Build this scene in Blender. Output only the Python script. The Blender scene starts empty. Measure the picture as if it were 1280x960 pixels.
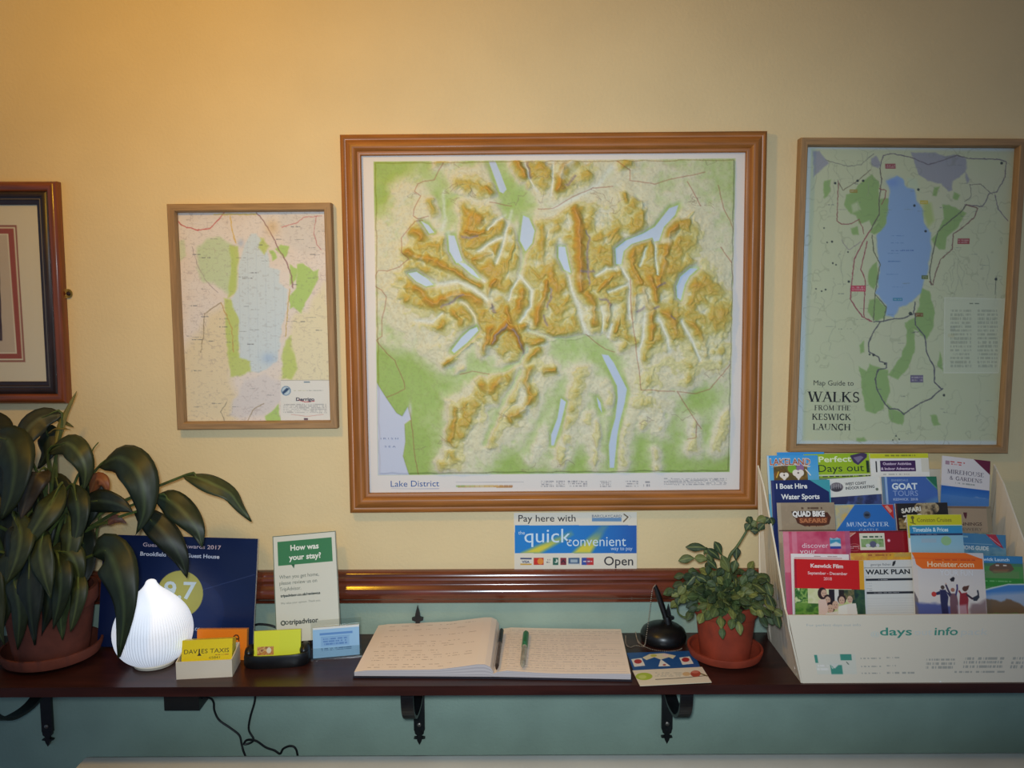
import bpy, bmesh, math, random
import numpy as np
from mathutils import Vector, Matrix

# ------------------------------------------------------------------ camera
scene = bpy.context.scene
COL = scene.collection
F = 1000.0                                   # focal length in pixels of a 1280 wide frame
SHELF_Z = 0.95
CAM = Vector((0.0, -1.5, 1.571))
cam_data = bpy.data.cameras.new('camera')
cam_data.sensor_width = 36.0
cam_data.lens = 36.0 * F / 1280.0
cam_data.clip_start = 0.02
cam = bpy.data.objects.new('camera', cam_data)
COL.objects.link(cam)
ROT = Matrix.Rotation(math.radians(90 - 5.2), 3, 'X') @ Matrix.Rotation(math.radians(-0.25), 3, 'Z')
cam.matrix_world = Matrix.Translation(CAM) @ ROT.to_4x4()
scene.camera = cam

# ------------------------------------------------------------------ light
vs = scene.view_settings
vs.view_transform = 'Standard'
vs.look = 'None'
vs.exposure = 0.0
vs.gamma = 1.0
vs.use_curve_mapping = False

world = bpy.data.worlds.new('world')
scene.world = world
world.use_nodes = True
wbg = world.node_tree.nodes['Background']
wbg.inputs['Color'].default_value = (0.43, 0.66, 1.0, 1)
wbg.inputs['Strength'].default_value = 0.32


def light(name, kind, loc, energy, color, target=None, **kw):
    d = bpy.data.lights.new(name, kind)
    d.energy = energy
    d.color = color
    for k, v in kw.items():
        setattr(d, k, v)
    o = bpy.data.objects.new(name, d)
    COL.objects.link(o)
    o.location = loc
    if target is not None:
        o.rotation_euler = (Vector(target) - Vector(loc)).to_track_quat('-Z', 'Y').to_euler()
    return o


# the warm room lamp above the upper left of the view, and the flash of the camera
light('room_lamp', 'POINT', (-0.55, -0.75, 2.06), 12.0, (1.0, 0.54, 0.03), shadow_soft_size=0.05)
light('camera_flash', 'SPOT', (-0.02, -1.52, 1.615), 46.0, (0.97, 1.11, 1.22), (0.04, 0.0, 1.30),
      spot_size=math.radians(84), spot_blend=1.0, shadow_soft_size=0.03)


# ------------------------------------------------------------------ helpers
def P(px, py, Y=0.0):
    """The point seen at pixel (px, py) of the 1280 x 960 frame that lies at depth Y."""
    d = ROT @ Vector(((px - 640.0) / F, -(py - 480.0) / F, -1.0))
    return CAM + d * ((Y - CAM.y) / d.y)


def S(px, py, z=SHELF_Z):
    """The point seen at that pixel at height z (the shelf top unless told otherwise)."""
    d = ROT @ Vector(((px - 640.0) / F, -(py - 480.0) / F, -1.0))
    return CAM + d * ((z - CAM.z) / d.z)


def lin(c):
    c = np.asarray(c, dtype=float) / 255.0
    return np.where(c <= 0.04045, c / 12.92, ((c + 0.055) / 1.055) ** 2.4)


def L4(c):
    return tuple(float(v) for v in lin(c)) + (1.0,)


def mat(name, color, rough=0.5, spec=0.5, metal=0.0, noise=0.0, scale=20.0, stretch=(1, 1, 1),
        bump=0.0, bscale=None, coat=0.0, color2=None, detail=4.0):
    m = bpy.data.materials.new(name)
    m.use_nodes = True
    nt = m.node_tree
    b = nt.nodes['Principled BSDF']
    b.inputs['Roughness'].default_value = rough
    b.inputs['Specular IOR Level'].default_value = spec
    b.inputs['Metallic'].default_value = metal
    b.inputs['Coat Weight'].default_value = coat
    b.inputs['Coat Roughness'].default_value = 0.15
    b.inputs['Base Color'].default_value = L4(color)
    tc = nt.nodes.new('ShaderNodeTexCoord')
    mp = nt.nodes.new('ShaderNodeMapping')
    mp.inputs['Scale'].default_value = stretch
    nt.links.new(tc.outputs['Object'], mp.inputs['Vector'])
    if noise > 0 or color2 is not None:
        n = nt.nodes.new('ShaderNodeTexNoise')
        n.inputs['Scale'].default_value = scale
        n.inputs['Detail'].default_value = detail
        nt.links.new(mp.outputs['Vector'], n.inputs['Vector'])
        r = nt.nodes.new('ShaderNodeValToRGB')
        r.color_ramp.elements[0].position = 0.3
        r.color_ramp.elements[1].position = 0.7
        c = np.array(color, float)
        c2 = np.array(color2, float) if color2 is not None else c * (1 + noise)
        c1 = c if color2 is not None else c * (1 - noise)
        r.color_ramp.elements[0].color = L4(np.clip(c1, 0, 255))
        r.color_ramp.elements[1].color = L4(np.clip(c2, 0, 255))
        nt.links.new(n.outputs['Fac'], r.inputs['Fac'])
        nt.links.new(r.outputs['Color'], b.inputs['Base Color'])
    if bump > 0:
        n2 = nt.nodes.new('ShaderNodeTexNoise')
        n2.inputs['Scale'].default_value = bscale or scale
        n2.inputs['Detail'].default_value = 3.0
        nt.links.new(mp.outputs['Vector'], n2.inputs['Vector'])
        bm_ = nt.nodes.new('ShaderNodeBump')
        bm_.inputs['Strength'].default_value = bump
        bm_.inputs['Distance'].default_value = 0.002
        nt.links.new(n2.outputs['Fac'], bm_.inputs['Height'])
        nt.links.new(bm_.outputs['Normal'], b.inputs['Normal'])
    return m


def print_mat(name, rough, spec=0.4, coat=0.0):
    """Printed paper or card: the ink is a colour attribute of the mesh."""
    m = bpy.data.materials.new(name)
    m.use_nodes = True
    nt = m.node_tree
    b = nt.nodes['Principled BSDF']
    a = nt.nodes.new('ShaderNodeAttribute')
    a.attribute_name = 'ink'
    nt.links.new(a.outputs['Color'], b.inputs['Base Color'])
    b.inputs['Roughness'].default_value = rough
    b.inputs['Specular IOR Level'].default_value = spec
    b.inputs['Coat Weight'].default_value = coat
    n = nt.nodes.new('ShaderNodeTexNoise')
    n.inputs['Scale'].default_value = 60
    bp = nt.nodes.new('ShaderNodeBump')
    bp.inputs['Strength'].default_value = 0.06
    bp.inputs['Distance'].default_value = 0.002
    nt.links.new(n.outputs['Fac'], bp.inputs['Height'])
    nt.links.new(bp.outputs['Normal'], b.inputs['Normal'])
    return m


def glass_mat(name, tint=(0.985, 0.99, 0.985), strength=1.0):
    """Thin clear sheet: passes light straight through and mirrors a little of the room."""
    m = bpy.data.materials.new(name)
    m.use_nodes = True
    nt = m.node_tree
    nt.nodes.remove(nt.nodes['Principled BSDF'])
    out = nt.nodes['Material Output']
    tr = nt.nodes.new('ShaderNodeBsdfTransparent')
    tr.inputs['Color'].default_value = tint + (1,)
    gl = nt.nodes.new('ShaderNodeBsdfGlossy')
    gl.inputs['Roughness'].default_value = 0.06
    fr = nt.nodes.new('ShaderNodeFresnel')
    fr.inputs['IOR'].default_value = 1.45
    mu = nt.nodes.new('ShaderNodeMath')
    mu.operation = 'MULTIPLY'
    mu.inputs[1].default_value = strength
    mx = nt.nodes.new('ShaderNodeMixShader')
    ge = nt.nodes.new('ShaderNodeNewGeometry')
    fl = nt.nodes.new('ShaderNodeMath')          # light leaving the sheet passes; light meeting it is partly mirrored
    fl.operation = 'SUBTRACT'
    fl.inputs[0].default_value = 1.0
    nt.links.new(ge.outputs['Backfacing'], fl.inputs[1])
    m2 = nt.nodes.new('ShaderNodeMath')
    m2.operation = 'MULTIPLY'
    nt.links.new(fr.outputs['Fac'], mu.inputs[0])
    nt.links.new(mu.outputs[0], m2.inputs[0])
    nt.links.new(fl.outputs[0], m2.inputs[1])
    nt.links.new(m2.outputs[0], mx.inputs['Fac'])
    nt.links.new(tr.outputs['BSDF'], mx.inputs[1])
    nt.links.new(gl.outputs['BSDF'], mx.inputs[2])
    nt.links.new(mx.outputs['Shader'], out.inputs['Surface'])
    return m


def tag(o, label=None, cat=None, group=None, kind=None):
    if label:
        o['label'] = label
    if cat:
        o['category'] = cat
    if group:
        o['group'] = group
    if kind:
        o['kind'] = kind
    return o


def thing(name, label, cat, loc, group=None):
    o = bpy.data.objects.new(name, None)
    o.empty_display_size = 0.02
    COL.objects.link(o)
    o.location = loc
    return tag(o, label, cat, group)


def world_origin(o):
    v = Vector((0, 0, 0))
    while o is not None:
        v = v + o.location
        o = o.parent
    return v


def link_mesh(name, me, mats, parent=None, base=None, smooth=False):
    for m in (mats if isinstance(mats, (list, tuple)) else [mats]):
        me.materials.append(m)
    o = bpy.data.objects.new(name, me)
    COL.objects.link(o)
    if parent is not None:
        o.parent = parent
        me.transform(Matrix.Translation(-world_origin(parent)))
    elif base is not None:
        me.transform(Matrix.Translation(-Vector(base)))
        o.location = base
    if smooth:
        me.polygons.foreach_set('use_smooth', [True] * len(me.polygons))
    return o


def obj(name, bm, mats, parent=None, base=None, smooth=False, bevel=0.0):
    if bevel > 0:
        bmesh.ops.bevel(bm, geom=[e for e in bm.edges if e.calc_face_angle(0) > 0.6], offset=bevel,
                        segments=2, affect='EDGES', profile=0.6)
    bmesh.ops.recalc_face_normals(bm, faces=bm.faces)
    me = bpy.data.meshes.new(name)
    bm.to_mesh(me)
    bm.free()
    o = link_mesh(name, me, mats, parent, base)
    if smooth:
        for p in me.polygons:
            p.use_smooth = True
        me.set_sharp_from_angle(angle=math.radians(38))
    return o


def NB():
    return bmesh.new()


def hexa(bm, pts, mi=0):
    """Eight corners, bottom ring then top ring."""
    v = [bm.verts.new(p) for p in pts]
    for f in ((3, 2, 1, 0), (4, 5, 6, 7), (0, 1, 5, 4), (1, 2, 6, 5), (2, 3, 7, 6), (3, 0, 4, 7)):
        bm.faces.new([v[i] for i in f]).material_index = mi


def box(bm, x0, x1, y0, y1, z0, z1, mi=0):
    hexa(bm, [(x0, y0, z0), (x1, y0, z0), (x1, y1, z0), (x0, y1, z0),
              (x0, y0, z1), (x1, y0, z1), (x1, y1, z1), (x0, y1, z1)], mi)


def slab(bm, o, ex, ey, ez, mi=0):
    """Box from corner o along three edge vectors."""
    o, ex, ey, ez = (Vector(v) for v in (o, ex, ey, ez))
    hexa(bm, [o, o + ex, o + ex + ey, o + ey, o + ez, o + ex + ez, o + ex + ey + ez, o + ey + ez], mi)


def lathe(bm, cx, cy, prof, seg=40, wob=None, mi=0):
    rings = []
    for r, z in prof:
        ring = []
        for k in range(seg):
            a = 2 * math.pi * k / seg
            rr = r * (wob(a, z) if wob else 1.0)
            ring.append(bm.verts.new((cx + rr * math.cos(a), cy + rr * math.sin(a), z)))
        rings.append(ring)
    for a, b in zip(rings, rings[1:]):
        for k in range(seg):
            bm.faces.new((a[k], a[(k + 1) % seg], b[(k + 1) % seg], b[k])).material_index = mi
    for ring in (rings[0], rings[-1]):
        bm.faces.new(ring).material_index = mi


def spline(pts, n):
    pts = [Vector(p) for p in pts]
    ext = [pts[0] * 2 - pts[1]] + pts + [pts[-1] * 2 - pts[-2]]
    out = []
    m = len(pts) - 1
    for i in range(n):
        t = i / (n - 1) * m
        k = min(int(t), m - 1)
        u = t - k
        a, b, c, d = ext[k:k + 4]
        out.append(0.5 * ((2 * b) + (c - a) * u + (2 * a - 5 * b + 4 * c - d) * u * u + (3 * b - a - 3 * c + d) * u ** 3))
    return out


def tube(bm, pts, r, seg=8, n=None, flat=1.0, mi=0):
    pts = spline(pts, n) if n else [Vector(p) for p in pts]
    rings = []
    prev = None
    for i, p in enumerate(pts):
        t = (pts[min(i + 1, len(pts) - 1)] - pts[max(i - 1, 0)])
        t = t.normalized() if t.length > 1e-9 else Vector((0, 0, 1))
        if prev is None:
            u = t.orthogonal().normalized()
        else:
            u = prev - t * prev.dot(t)
            u = u.normalized() if u.length > 1e-6 else t.orthogonal().normalized()
        prev = u
        w = t.cross(u)
        rr = r[min(i * len(r) // len(pts), len(r) - 1)] if isinstance(r, (list, tuple)) else r
        rings.append([bm.verts.new(p + u * (rr * math.cos(2 * math.pi * k / seg)) + w * (rr * flat * math.sin(2 * math.pi * k / seg)))
                      for k in range(seg)])
    for a, b in zip(rings, rings[1:]):
        for k in range(seg):
            bm.faces.new((a[k], a[(k + 1) % seg], b[(k + 1) % seg], b[k])).material_index = mi
    bm.faces.new(rings[0])
    bm.faces.new(rings[-1])


def prism(bm, poly, d, mi=0):
    """Extrude a world-space polygon along the vector d."""
    d = Vector(d)
    a = [bm.verts.new(p) for p in poly]
    b = [bm.verts.new(Vector(p) + d) for p in poly]
    bm.faces.new(a).material_index = mi
    bm.faces.new(b).material_index = mi
    n = len(a)
    for k in range(n):
        bm.faces.new((a[k], a[(k + 1) % n], b[(k + 1) % n], b[k])).material_index = mi


# ------------------------------------------------------------------ printing: a raster of ink held by the mesh
_rng = np.random.RandomState(7)
_LAT = [_rng.rand(128, 128) for _ in range(8)]


def vnoise(X, Y, s, seed=0):
    lat = _LAT[seed % 8]
    x = X / s + 17.3 * seed
    y = Y / s + 9.1 * seed
    xi = np.floor(x).astype(int)
    yi = np.floor(y).astype(int)
    fx = x - xi
    fy = y - yi
    fx = fx * fx * (3 - 2 * fx)
    fy = fy * fy * (3 - 2 * fy)
    g = lambda i, j: lat[(yi + j) % 128, (xi + i) % 128]
    return (g(0, 0) * (1 - fx) + g(1, 0) * fx) * (1 - fy) + (g(0, 1) * (1 - fx) + g(1, 1) * fx) * fy


def fbm(X, Y, s, seed=0, o=4):
    v, a, t = 0, 1.0, 0
    for k in range(o):
        v = v + a * vnoise(X, Y, s / 2 ** k, seed + k)
        t += a
        a *= 0.5
    return v / t


def dline(X, Y, pts):
    d = np.full(X.shape, 1e9)
    for (x0, y0), (x1, y1) in zip(pts, pts[1:]):
        vx, vy = x1 - x0, y1 - y0
        l2 = vx * vx + vy * vy + 1e-9
        t = np.clip(((X - x0) * vx + (Y - y0) * vy) / l2, 0, 1)
        d = np.minimum(d, (X - x0 - t * vx) ** 2 + (Y - y0 - t * vy) ** 2)
    return np.sqrt(d)


def inside(X, Y, pts):
    r = np.zeros(X.shape, bool)
    n = len(pts)
    for i in range(n):
        x0, y0 = pts[i]
        x1, y1 = pts[(i + 1) % n]
        if y0 == y1:
            continue
        c = ((y0 > Y) != (y1 > Y)) & (X < (x1 - x0) * (Y - y0) / (y1 - y0) + x0)
        r ^= c
    return r


class Ink:
    def __init__(self, x0, y0, x1, y1, nx, ny, col=(235, 235, 230)):
        self.x0, self.y0, self.x1, self.y1, self.nx, self.ny = x0, y0, x1, y1, nx, ny
        self.X, self.Y = np.meshgrid(np.linspace(x0, x1, nx), np.linspace(y0, y1, ny))
        self.C = np.ones((ny, nx, 3)) * np.array(col, float)
        self.e = 0.6 * abs(x1 - x0) / (nx - 1)

    def put(self, m, col):
        m = np.asarray(m, float)[..., None]
        self.C = self.C * (1 - m) + np.asarray(col, float) * m

    def rect(self, x0, y0, x1, y1, col, a=1.0):
        e = self.e
        m = np.clip((self.X - x0) / e + .5, 0, 1) * np.clip((x1 - self.X) / e + .5, 0, 1) * \
            np.clip((self.Y - y0) / e + .5, 0, 1) * np.clip((y1 - self.Y) / e + .5, 0, 1)
        self.put(m * a, col)

    def poly(self, pts, col, a=1.0, soft=None, wob=0.0, seed=1):
        s = soft or self.e
        X, Y = self.X, self.Y
        if wob:
            X = X + wob * (fbm(X, Y, wob * 4, seed) - .5) * 2
            Y = Y + wob * (fbm(X, Y, wob * 4, seed + 3) - .5) * 2
        d = dline(X, Y, list(pts) + [pts[0]])
        d = np.where(inside(X, Y, pts), d, -d)
        self.put(np.clip(d / s + .5, 0, 1) * a, col)

    def line(self, pts, w, col, a=1.0, wob=0.0, seed=2):
        X, Y = self.X, self.Y
        if wob:
            X = X + wob * (fbm(X, Y, wob * 4, seed) - .5) * 2
            Y = Y + wob * (fbm(X, Y, wob * 4, seed + 3) - .5) * 2
        self.put(np.clip((w / 2 - dline(X, Y, pts)) / self.e + .5, 0, 1) * a, col)

    def disc(self, x, y, rx, col, ry=None, a=1.0, soft=None):
        ry = ry or rx
        d = (1 - np.sqrt(((self.X - x) / rx) ** 2 + ((self.Y - y) / ry) ** 2)) * min(rx, ry)
        self.put(np.clip(d / (soft or self.e) + .5, 0, 1) * a, col)

    def vgrad(self, y0, y1, c0, c1, x0=-1e9, x1=1e9):
        t = np.clip((self.Y - y0) / (y1 - y0), 0, 1)[..., None]
        g = np.asarray(c0, float) * (1 - t) + np.asarray(c1, float) * t
        m = ((self.Y >= y0) & (self.Y <= y1) & (self.X >= x0) & (self.X <= x1))[..., None]
        self.C = np.where(m, g, self.C)

    def mottle(self, m, cols, s, seed=0):
        """Patchy fill of region m with a few colours, for small printed photographs."""
        f = fbm(self.X, self.Y, s, seed)
        f = np.clip((f - .25) / .5, 0, .9999) * (len(cols) - 1)
        k = f.astype(int)
        t = (f - k)[..., None]
        cols = np.array(cols, float)
        self.put(np.asarray(m, float), cols[k] * (1 - t) + cols[np.minimum(k + 1, len(cols) - 1)] * t)

    def box_mask(self, x0, y0, x1, y1):
        return (self.X >= x0) & (self.X <= x1) & (self.Y >= y0) & (self.Y <= y1)

    def scribble(self, x0, y0, x1, y1, col, a=0.6, word=2.2, rows=1, seed=0):
        """Lines of print too small to read: broken dashes."""
        h = (y1 - y0) / rows
        for k in range(rows):
            ya = y0 + h * (k + .2)
            yb = y0 + h * (k + .8)
            m = self.box_mask(x0, ya, x1, yb)
            n = vnoise(self.X, self.Y * 0 + k * 37.7, word * .35, seed)
            self.put(np.where(m & (n > .38), a, 0), col)


class Printed:
    """Collects an ink raster, lettering and paper edges, and links them as ONE mesh."""

    def __init__(self):
        self.v, self.c, self.f, self.n = [], [], [], 0

    def add(self, verts, faces, col):
        verts = np.asarray(verts, float).reshape(-1, 3)
        col = np.asarray(col, float)
        if col.ndim == 1:
            col = np.tile(col, (len(verts), 1))
        self.v.append(verts)
        self.c.append(lin(np.clip(col, 0, 255)))
        n = self.n
        self.f.extend([[i + n for i in f] for f in faces])
        self.n += len(verts)

    def raster(self, ink, fn, H=None):
        W = fn(ink.X, ink.Y, 0.0 if H is None else H)
        nx, ny = ink.nx, ink.ny
        i = np.arange(ny - 1)[:, None] * nx + np.arange(nx - 1)[None, :]
        q = np.stack([i, i + nx, i + nx + 1, i + 1], -1).reshape(-1, 4)
        self.add(W.reshape(-1, 3), q.tolist(), ink.C.reshape(-1, 3))

    def text(self, s, x, y, h, fn, col, w=None, bold=0.0, align='L', ang=0.0, slant=0.0, lift=0.00025, serif=False):
        """Lettering with capital height h whose baseline starts (or centres, or ends) at x, y."""
        polys = serif_mesh(s) if serif else text_mesh(s, bold)
        V, fs = polys
        if not len(V):
            return
        x0, x1 = V[:, 0].min(), V[:, 0].max()
        sy = h
        sx = (w / (x1 - x0)) if w else h
        tx = (V[:, 0] - x0) * sx
        ty = V[:, 1] * sy
        tx = tx + slant * ty
        wd = (x1 - x0) * sx
        tx = tx - {'L': 0, 'C': wd / 2, 'R': wd}[align]
        ca, sa = math.cos(ang), math.sin(ang)
        self.add(fn(x + tx * ca + ty * sa, y - ty * ca + tx * sa, lift), fs, col)

    def build(self, name, m, parent=None, base=None, smooth=False):
        me = bpy.data.meshes.new(name)
        me.from_pydata(np.concatenate(self.v).tolist(), [], self.f)
        me.update()
        ca = me.color_attributes.new('ink', 'FLOAT_COLOR', 'POINT')
        c = np.concatenate(self.c)
        ca.data.foreach_set('color', np.concatenate([c, np.ones((len(c), 1))], 1).ravel())
        return link_mesh(name, me, m, parent, base, smooth)


_tc = {}


def text_mesh(s, bold=0.0):
    """Outline letters of the built-in font, flat, scaled to capital height 1."""
    key = (s, bold)
    if key in _tc:
        return _tc[key]

    def raw(t, b):
        cu = bpy.data.curves.new('lettering', 'FONT')
        cu.body = t
        cu.resolution_u = 3
        cu.offset = b
        o = bpy.data.objects.new('lettering', cu)
        COL.objects.link(o)
        dg = bpy.context.evaluated_depsgraph_get()
        e = o.evaluated_get(dg)
        me = e.to_mesh()
        V = np.zeros(len(me.vertices) * 3)
        me.vertices.foreach_get('co', V)
        fs = [list(p.vertices) for p in me.polygons]
        e.to_mesh_clear()
        bpy.data.objects.remove(o)
        bpy.data.curves.remove(cu)
        return V.reshape(-1, 3)[:, :2], fs
    if 'H' not in _tc:
        v, _ = raw('H', 0)
        _tc['H'] = v[:, 1].max()
    v, fs = raw(s, bold)
    _tc[key] = (v / _tc['H'], fs)
    return _tc[key]


# Roman capitals with thick and thin strokes and bracket serifs
def _arc(cx, cy, rx, ry, a0, a1, n=10):
    return [(cx + rx * math.cos(math.radians(a0 + (a1 - a0) * k / n)), cy + ry * math.sin(math.radians(a0 + (a1 - a0) * k / n))) for k in range(n + 1)]


ROMAN = {
    'A': (0.80, [('t', [(0.06, 0), (0.40, 1)]), ('T', [(0.38, 1), (0.72, 0)]), ('n', [(0.2, .36), (0.6, .36)])]),
    'C': (0.78, [('T', _arc(.44, .5, .36, .47, 50, 310, 16)), ('n', [(.68, .98), (.68, .72)]), ('n', [(.68, .28), (.68, .04)])]),
    'D': (0.85, [('T', [(.15, 0), (.15, 1)]), ('n', [(.15, .97), (.4, .97)]), ('n', [(.15, .03), (.4, .03)]), ('N', _arc(.4, .5, .34, .46, 88, -88, 12))]),
    'E': (0.68, [('T', [(.15, 0), (.15, 1)]), ('n', [(.15, .97), (.6, .97), (.6, .76)]), ('n', [(.15, .03), (.62, .03), (.62, .26)]), ('n', [(.15, .52), (.48, .52)])]),
    'F': (0.64, [('T', [(.15, 0), (.15, 1)]), ('n', [(.15, .97), (.6, .97), (.6, .76)]), ('n', [(.15, .52), (.48, .52)])]),
    'G': (0.85, [('T', _arc(.44, .5, .36, .47, 50, 310, 16)), ('n', [(.68, .98), (.68, .72)]), ('T', [(.70, .45), (.70, .06)]), ('n', [(.52, .44), (.82, .44)])]),
    'H': (0.90, [('T', [(.16, 0), (.16, 1)]), ('T', [(.74, 0), (.74, 1)]), ('n', [(.16, .52), (.74, .52)])]),
    'I': (0.36, [('T', [(.18, 0), (.18, 1)])]),
    'K': (0.86, [('T', [(.15, 0), (.15, 1)]), ('t', [(.15, .42), (.66, 1)]), ('T', [(.33, .60), (.74, 0)])]),
    'L': (0.68, [('T', [(.15, 0), (.15, 1)]), ('n', [(.15, .03), (.62, .03), (.62, .3)])]),
    'M': (1.02, [('t', [(.13, 0), (.16, 1)]), ('T', [(.16, 1), (.5, .05)]), ('n', [(.5, .05), (.84, 1)]), ('T', [(.86, 1), (.88, 0)])]),
    'N': (0.90, [('t', [(.13, 0), (.13, 1)]), ('T', [(.13, 1), (.76, .0)]), ('t', [(.76, 0.02), (.76, 1)])]),
    'O': (0.92, [('N', _arc(.46, .5, .37, .47, 0, 360, 22))]),
    'R': (0.82, [('T', [(.15, 0), (.15, 1)]), ('n', [(.15, .97), (.38, .97)]), ('n', [(.15, .5), (.38, .5)]), ('N', _arc(.38, .735, .22, .235, 88, -88, 10)), ('T', [(.36, .48), (.74, 0)])]),
    'S': (0.62, [('N', _arc(.31, .73, .2, .24, 40, 250, 10) + _arc(.31, .26, .22, .24, 80, -140, 10)), ('n', [(.5, .98), (.5, .74)]), ('n', [(.1, .02), (.1, .28)])]),
    'T': (0.76, [('T', [(.38, 0), (.38, .98)]), ('n', [(.06, .74), (.06, .97), (.70, .97), (.70, .74)])]),
    'U': (0.86, [('T', [(.15, 1), (.15, .36)]), ('n', _arc(.44, .36, .29, .33, 180, 360, 12)), ('t', [(.73, .36), (.73, 1)])]),
    'W': (1.16, [('T', [(.06, 1), (.33, 0)]), ('n', [(.33, 0), (.58, 1)]), ('T', [(.56, 1), (.83, 0)]), ('t', [(.83, 0), (1.10, 1)])]),
    '&': (0.86, [('N', _arc(.36, .74, .16, .22, -60, 240, 12)), ('T', [(.26, .62), (.74, .02)]), ('N', _arc(.34, .27, .24, .25, 120, 330, 10)), ('n', [(.56, .18), (.74, .5)])]),
    ' ': (0.40, []),
}


def serif_mesh(s):
    V, fs = [], []

    def seg(pts, w):
        n0 = len(V)
        for i, p in enumerate(pts):
            a = pts[max(i - 1, 0)]
            b = pts[min(i + 1, len(pts) - 1)]
            dx, dy = b[0] - a[0], b[1] - a[1]
            l = math.hypot(dx, dy) or 1
            V.append((p[0] - dy / l * w / 2, p[1] + dx / l * w / 2))
            V.append((p[0] + dy / l * w / 2, p[1] - dx / l * w / 2))
        for i in range(len(pts) - 1):
            k = n0 + 2 * i
            fs.append([k, k + 1, k + 3, k + 2])
    x = 0.0
    for ch in s:
        wd, strokes = ROMAN[ch]
        for kind, pts in strokes:
            q = [(x + a, b) for a, b in pts]
            seg(q, {'T': .17, 't': .075, 'n': .065, 'N': .12}[kind])
            if kind in 'Tt' and len(pts) == 2:
                for a, b in q:
                    if b in (0, 1):
                        yy = .025 if b == 0 else .975
                        seg([(a - .15, yy), (a + .15, yy)], .05)
        x += wd + .06
    return np.array(V, float), fs


def plane_fn(O, ex, ey):
    """Maps print coordinates (x right, y down, lift towards the reader) on to a plane."""
    O, ex, ey = (np.array(v, float) for v in (O, ex, ey))
    n = np.cross(ex, ey)
    n = -n / np.linalg.norm(n)          # y runs down, so this points towards the reader

    def fn(x, y, l):
        x = np.asarray(x, float)
        y = np.asarray(y, float)
        l = np.asarray(l, float) + np.zeros(x.shape)
        return O + x[..., None] * ex + y[..., None] * ey + l[..., None] * n
    return fn


def PV(Y0):
    """Print coordinates that are frame pixels, laid on the plane y = Y0 parallel to the wall."""
    R = np.array(ROT)
    C = np.array(CAM)

    def fn(x, y, l):
        x = np.asarray(x, float)
        y = np.asarray(y, float)
        d = np.stack([(x - 640) / F, -(y - 480) / F, -np.ones(x.shape)], -1) @ R.T
        t = (Y0 - C[1]) / d[..., 1]
        W = C + d * t[..., None]
        W[..., 1] -= l
        return W
    return fn


def quad_ink(TL, TR, BR, BL, nx, ny, col):
    """Raster whose drawing coordinates are frame pixels, spanning a four-cornered sheet."""
    k = Ink(TL[0], TL[1], TR[0], BL[1], nx, ny, col)
    u, v = np.meshgrid(np.linspace(0, 1, nx), np.linspace(0, 1, ny))
    c = [np.array(p, float) for p in (TL, TR, BR, BL)]
    XY = (c[0] * ((1 - u) * (1 - v))[..., None] + c[1] * (u * (1 - v))[..., None] +
          c[2] * (u * v)[..., None] + c[3] * ((1 - u) * v)[..., None])
    k.X, k.Y = XY[..., 0], XY[..., 1]
    return k


def picture_plane(TL, TR, BR, BL, Y):
    """Centre line, size and tilt of a hanging picture from the corners of its frame."""
    a, b, c, d = (P(*p, Y) for p in (TL, TR, BR, BL))
    w = ((b - a).length + (c - d).length) / 2
    h = ((d - a).length + (c - b).length) / 2
    ex = ((b - a) + (c - d)).normalized()
    ex.y = 0
    ex.normalize()
    ey = Vector((ex.z, 0, -ex.x))
    m = (a + b + c + d) / 4
    O = m - ex * w / 2 - ey * h / 2
    O.y = 0
    return plane_fn(O, ex, ey), w, h, O, ex, ey


def frame_mesh(fn, w, h, prof, mats_of=None):
    """Mitred picture frame: a moulding profile of (inset, depth) swept round a rectangle."""
    bm = NB()
    rings = []
    for i, l in prof:
        q = fn(np.array([i, w - i, w - i, i]), np.array([i, i, h - i, h - i]), l)
        rings.append([bm.verts.new(p) for p in q])
    for j, (a, b) in enumerate(zip(rings, rings[1:])):
        for k in range(4):
            f = bm.faces.new((a[k], a[(k + 1) % 4], b[(k + 1) % 4], b[k]))
            f.material_index = (k % 2) + (mats_of[j] if mats_of else 0)
    a, b = rings[-1], rings[0]
    for k in range(4):
        bm.faces.new((a[k], a[(k + 1) % 4], b[(k + 1) % 4], b[k])).material_index = k % 2
    return bm


# ------------------------------------------------------------------ materials
M_cream = mat('cream_wall', (226, 204, 157), 0.7, 0.3, noise=0.015, scale=7, bump=0.35, bscale=170)
M_teal = mat('blue_green_wall', (150, 170, 154), 0.6, 0.3, noise=0.04, scale=9, bump=0.3, bscale=170)
M_mahog = mat('mahogany_rail', (104, 50, 32), 0.2, 0.5, noise=0.2, scale=6, stretch=(1.2, 14, 14), coat=0.5)
M_shelf = mat('dark_mahogany', (54, 27, 22), 0.34, 0.35, noise=0.22, scale=5, stretch=(1.4, 12, 12), coat=0.12)
M_iron = mat('black_iron', (22, 22, 24), 0.42, 0.5, noise=0.2, scale=60, bump=0.15)
M_pineh = mat('pine_grain_across', (156, 98, 44), 0.45, 0.35, noise=0.10, scale=7, stretch=(1.5, 20, 22), coat=0.08)
M_pinev = mat('pine_grain_up', (156, 98, 44), 0.45, 0.35, noise=0.10, scale=7, stretch=(22, 20, 1.5), coat=0.08)
M_oakh = mat('oak_grain_across', (158, 124, 84), 0.5, 0.4, noise=0.08, scale=9, stretch=(2, 30, 34))
M_oakv = mat('oak_grain_up', (158, 124, 84), 0.5, 0.4, noise=0.08, scale=9, stretch=(34, 30, 2))
M_redwh = mat('red_brown_moulding_across', (120, 62, 28), 0.3, 0.5, noise=0.15, scale=8, stretch=(1.5, 20, 22), coat=0.3)
M_redwv = mat('red_brown_moulding_up', (120, 62, 28), 0.3, 0.5, noise=0.15, scale=8, stretch=(22, 20, 1.5), coat=0.3)
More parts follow.
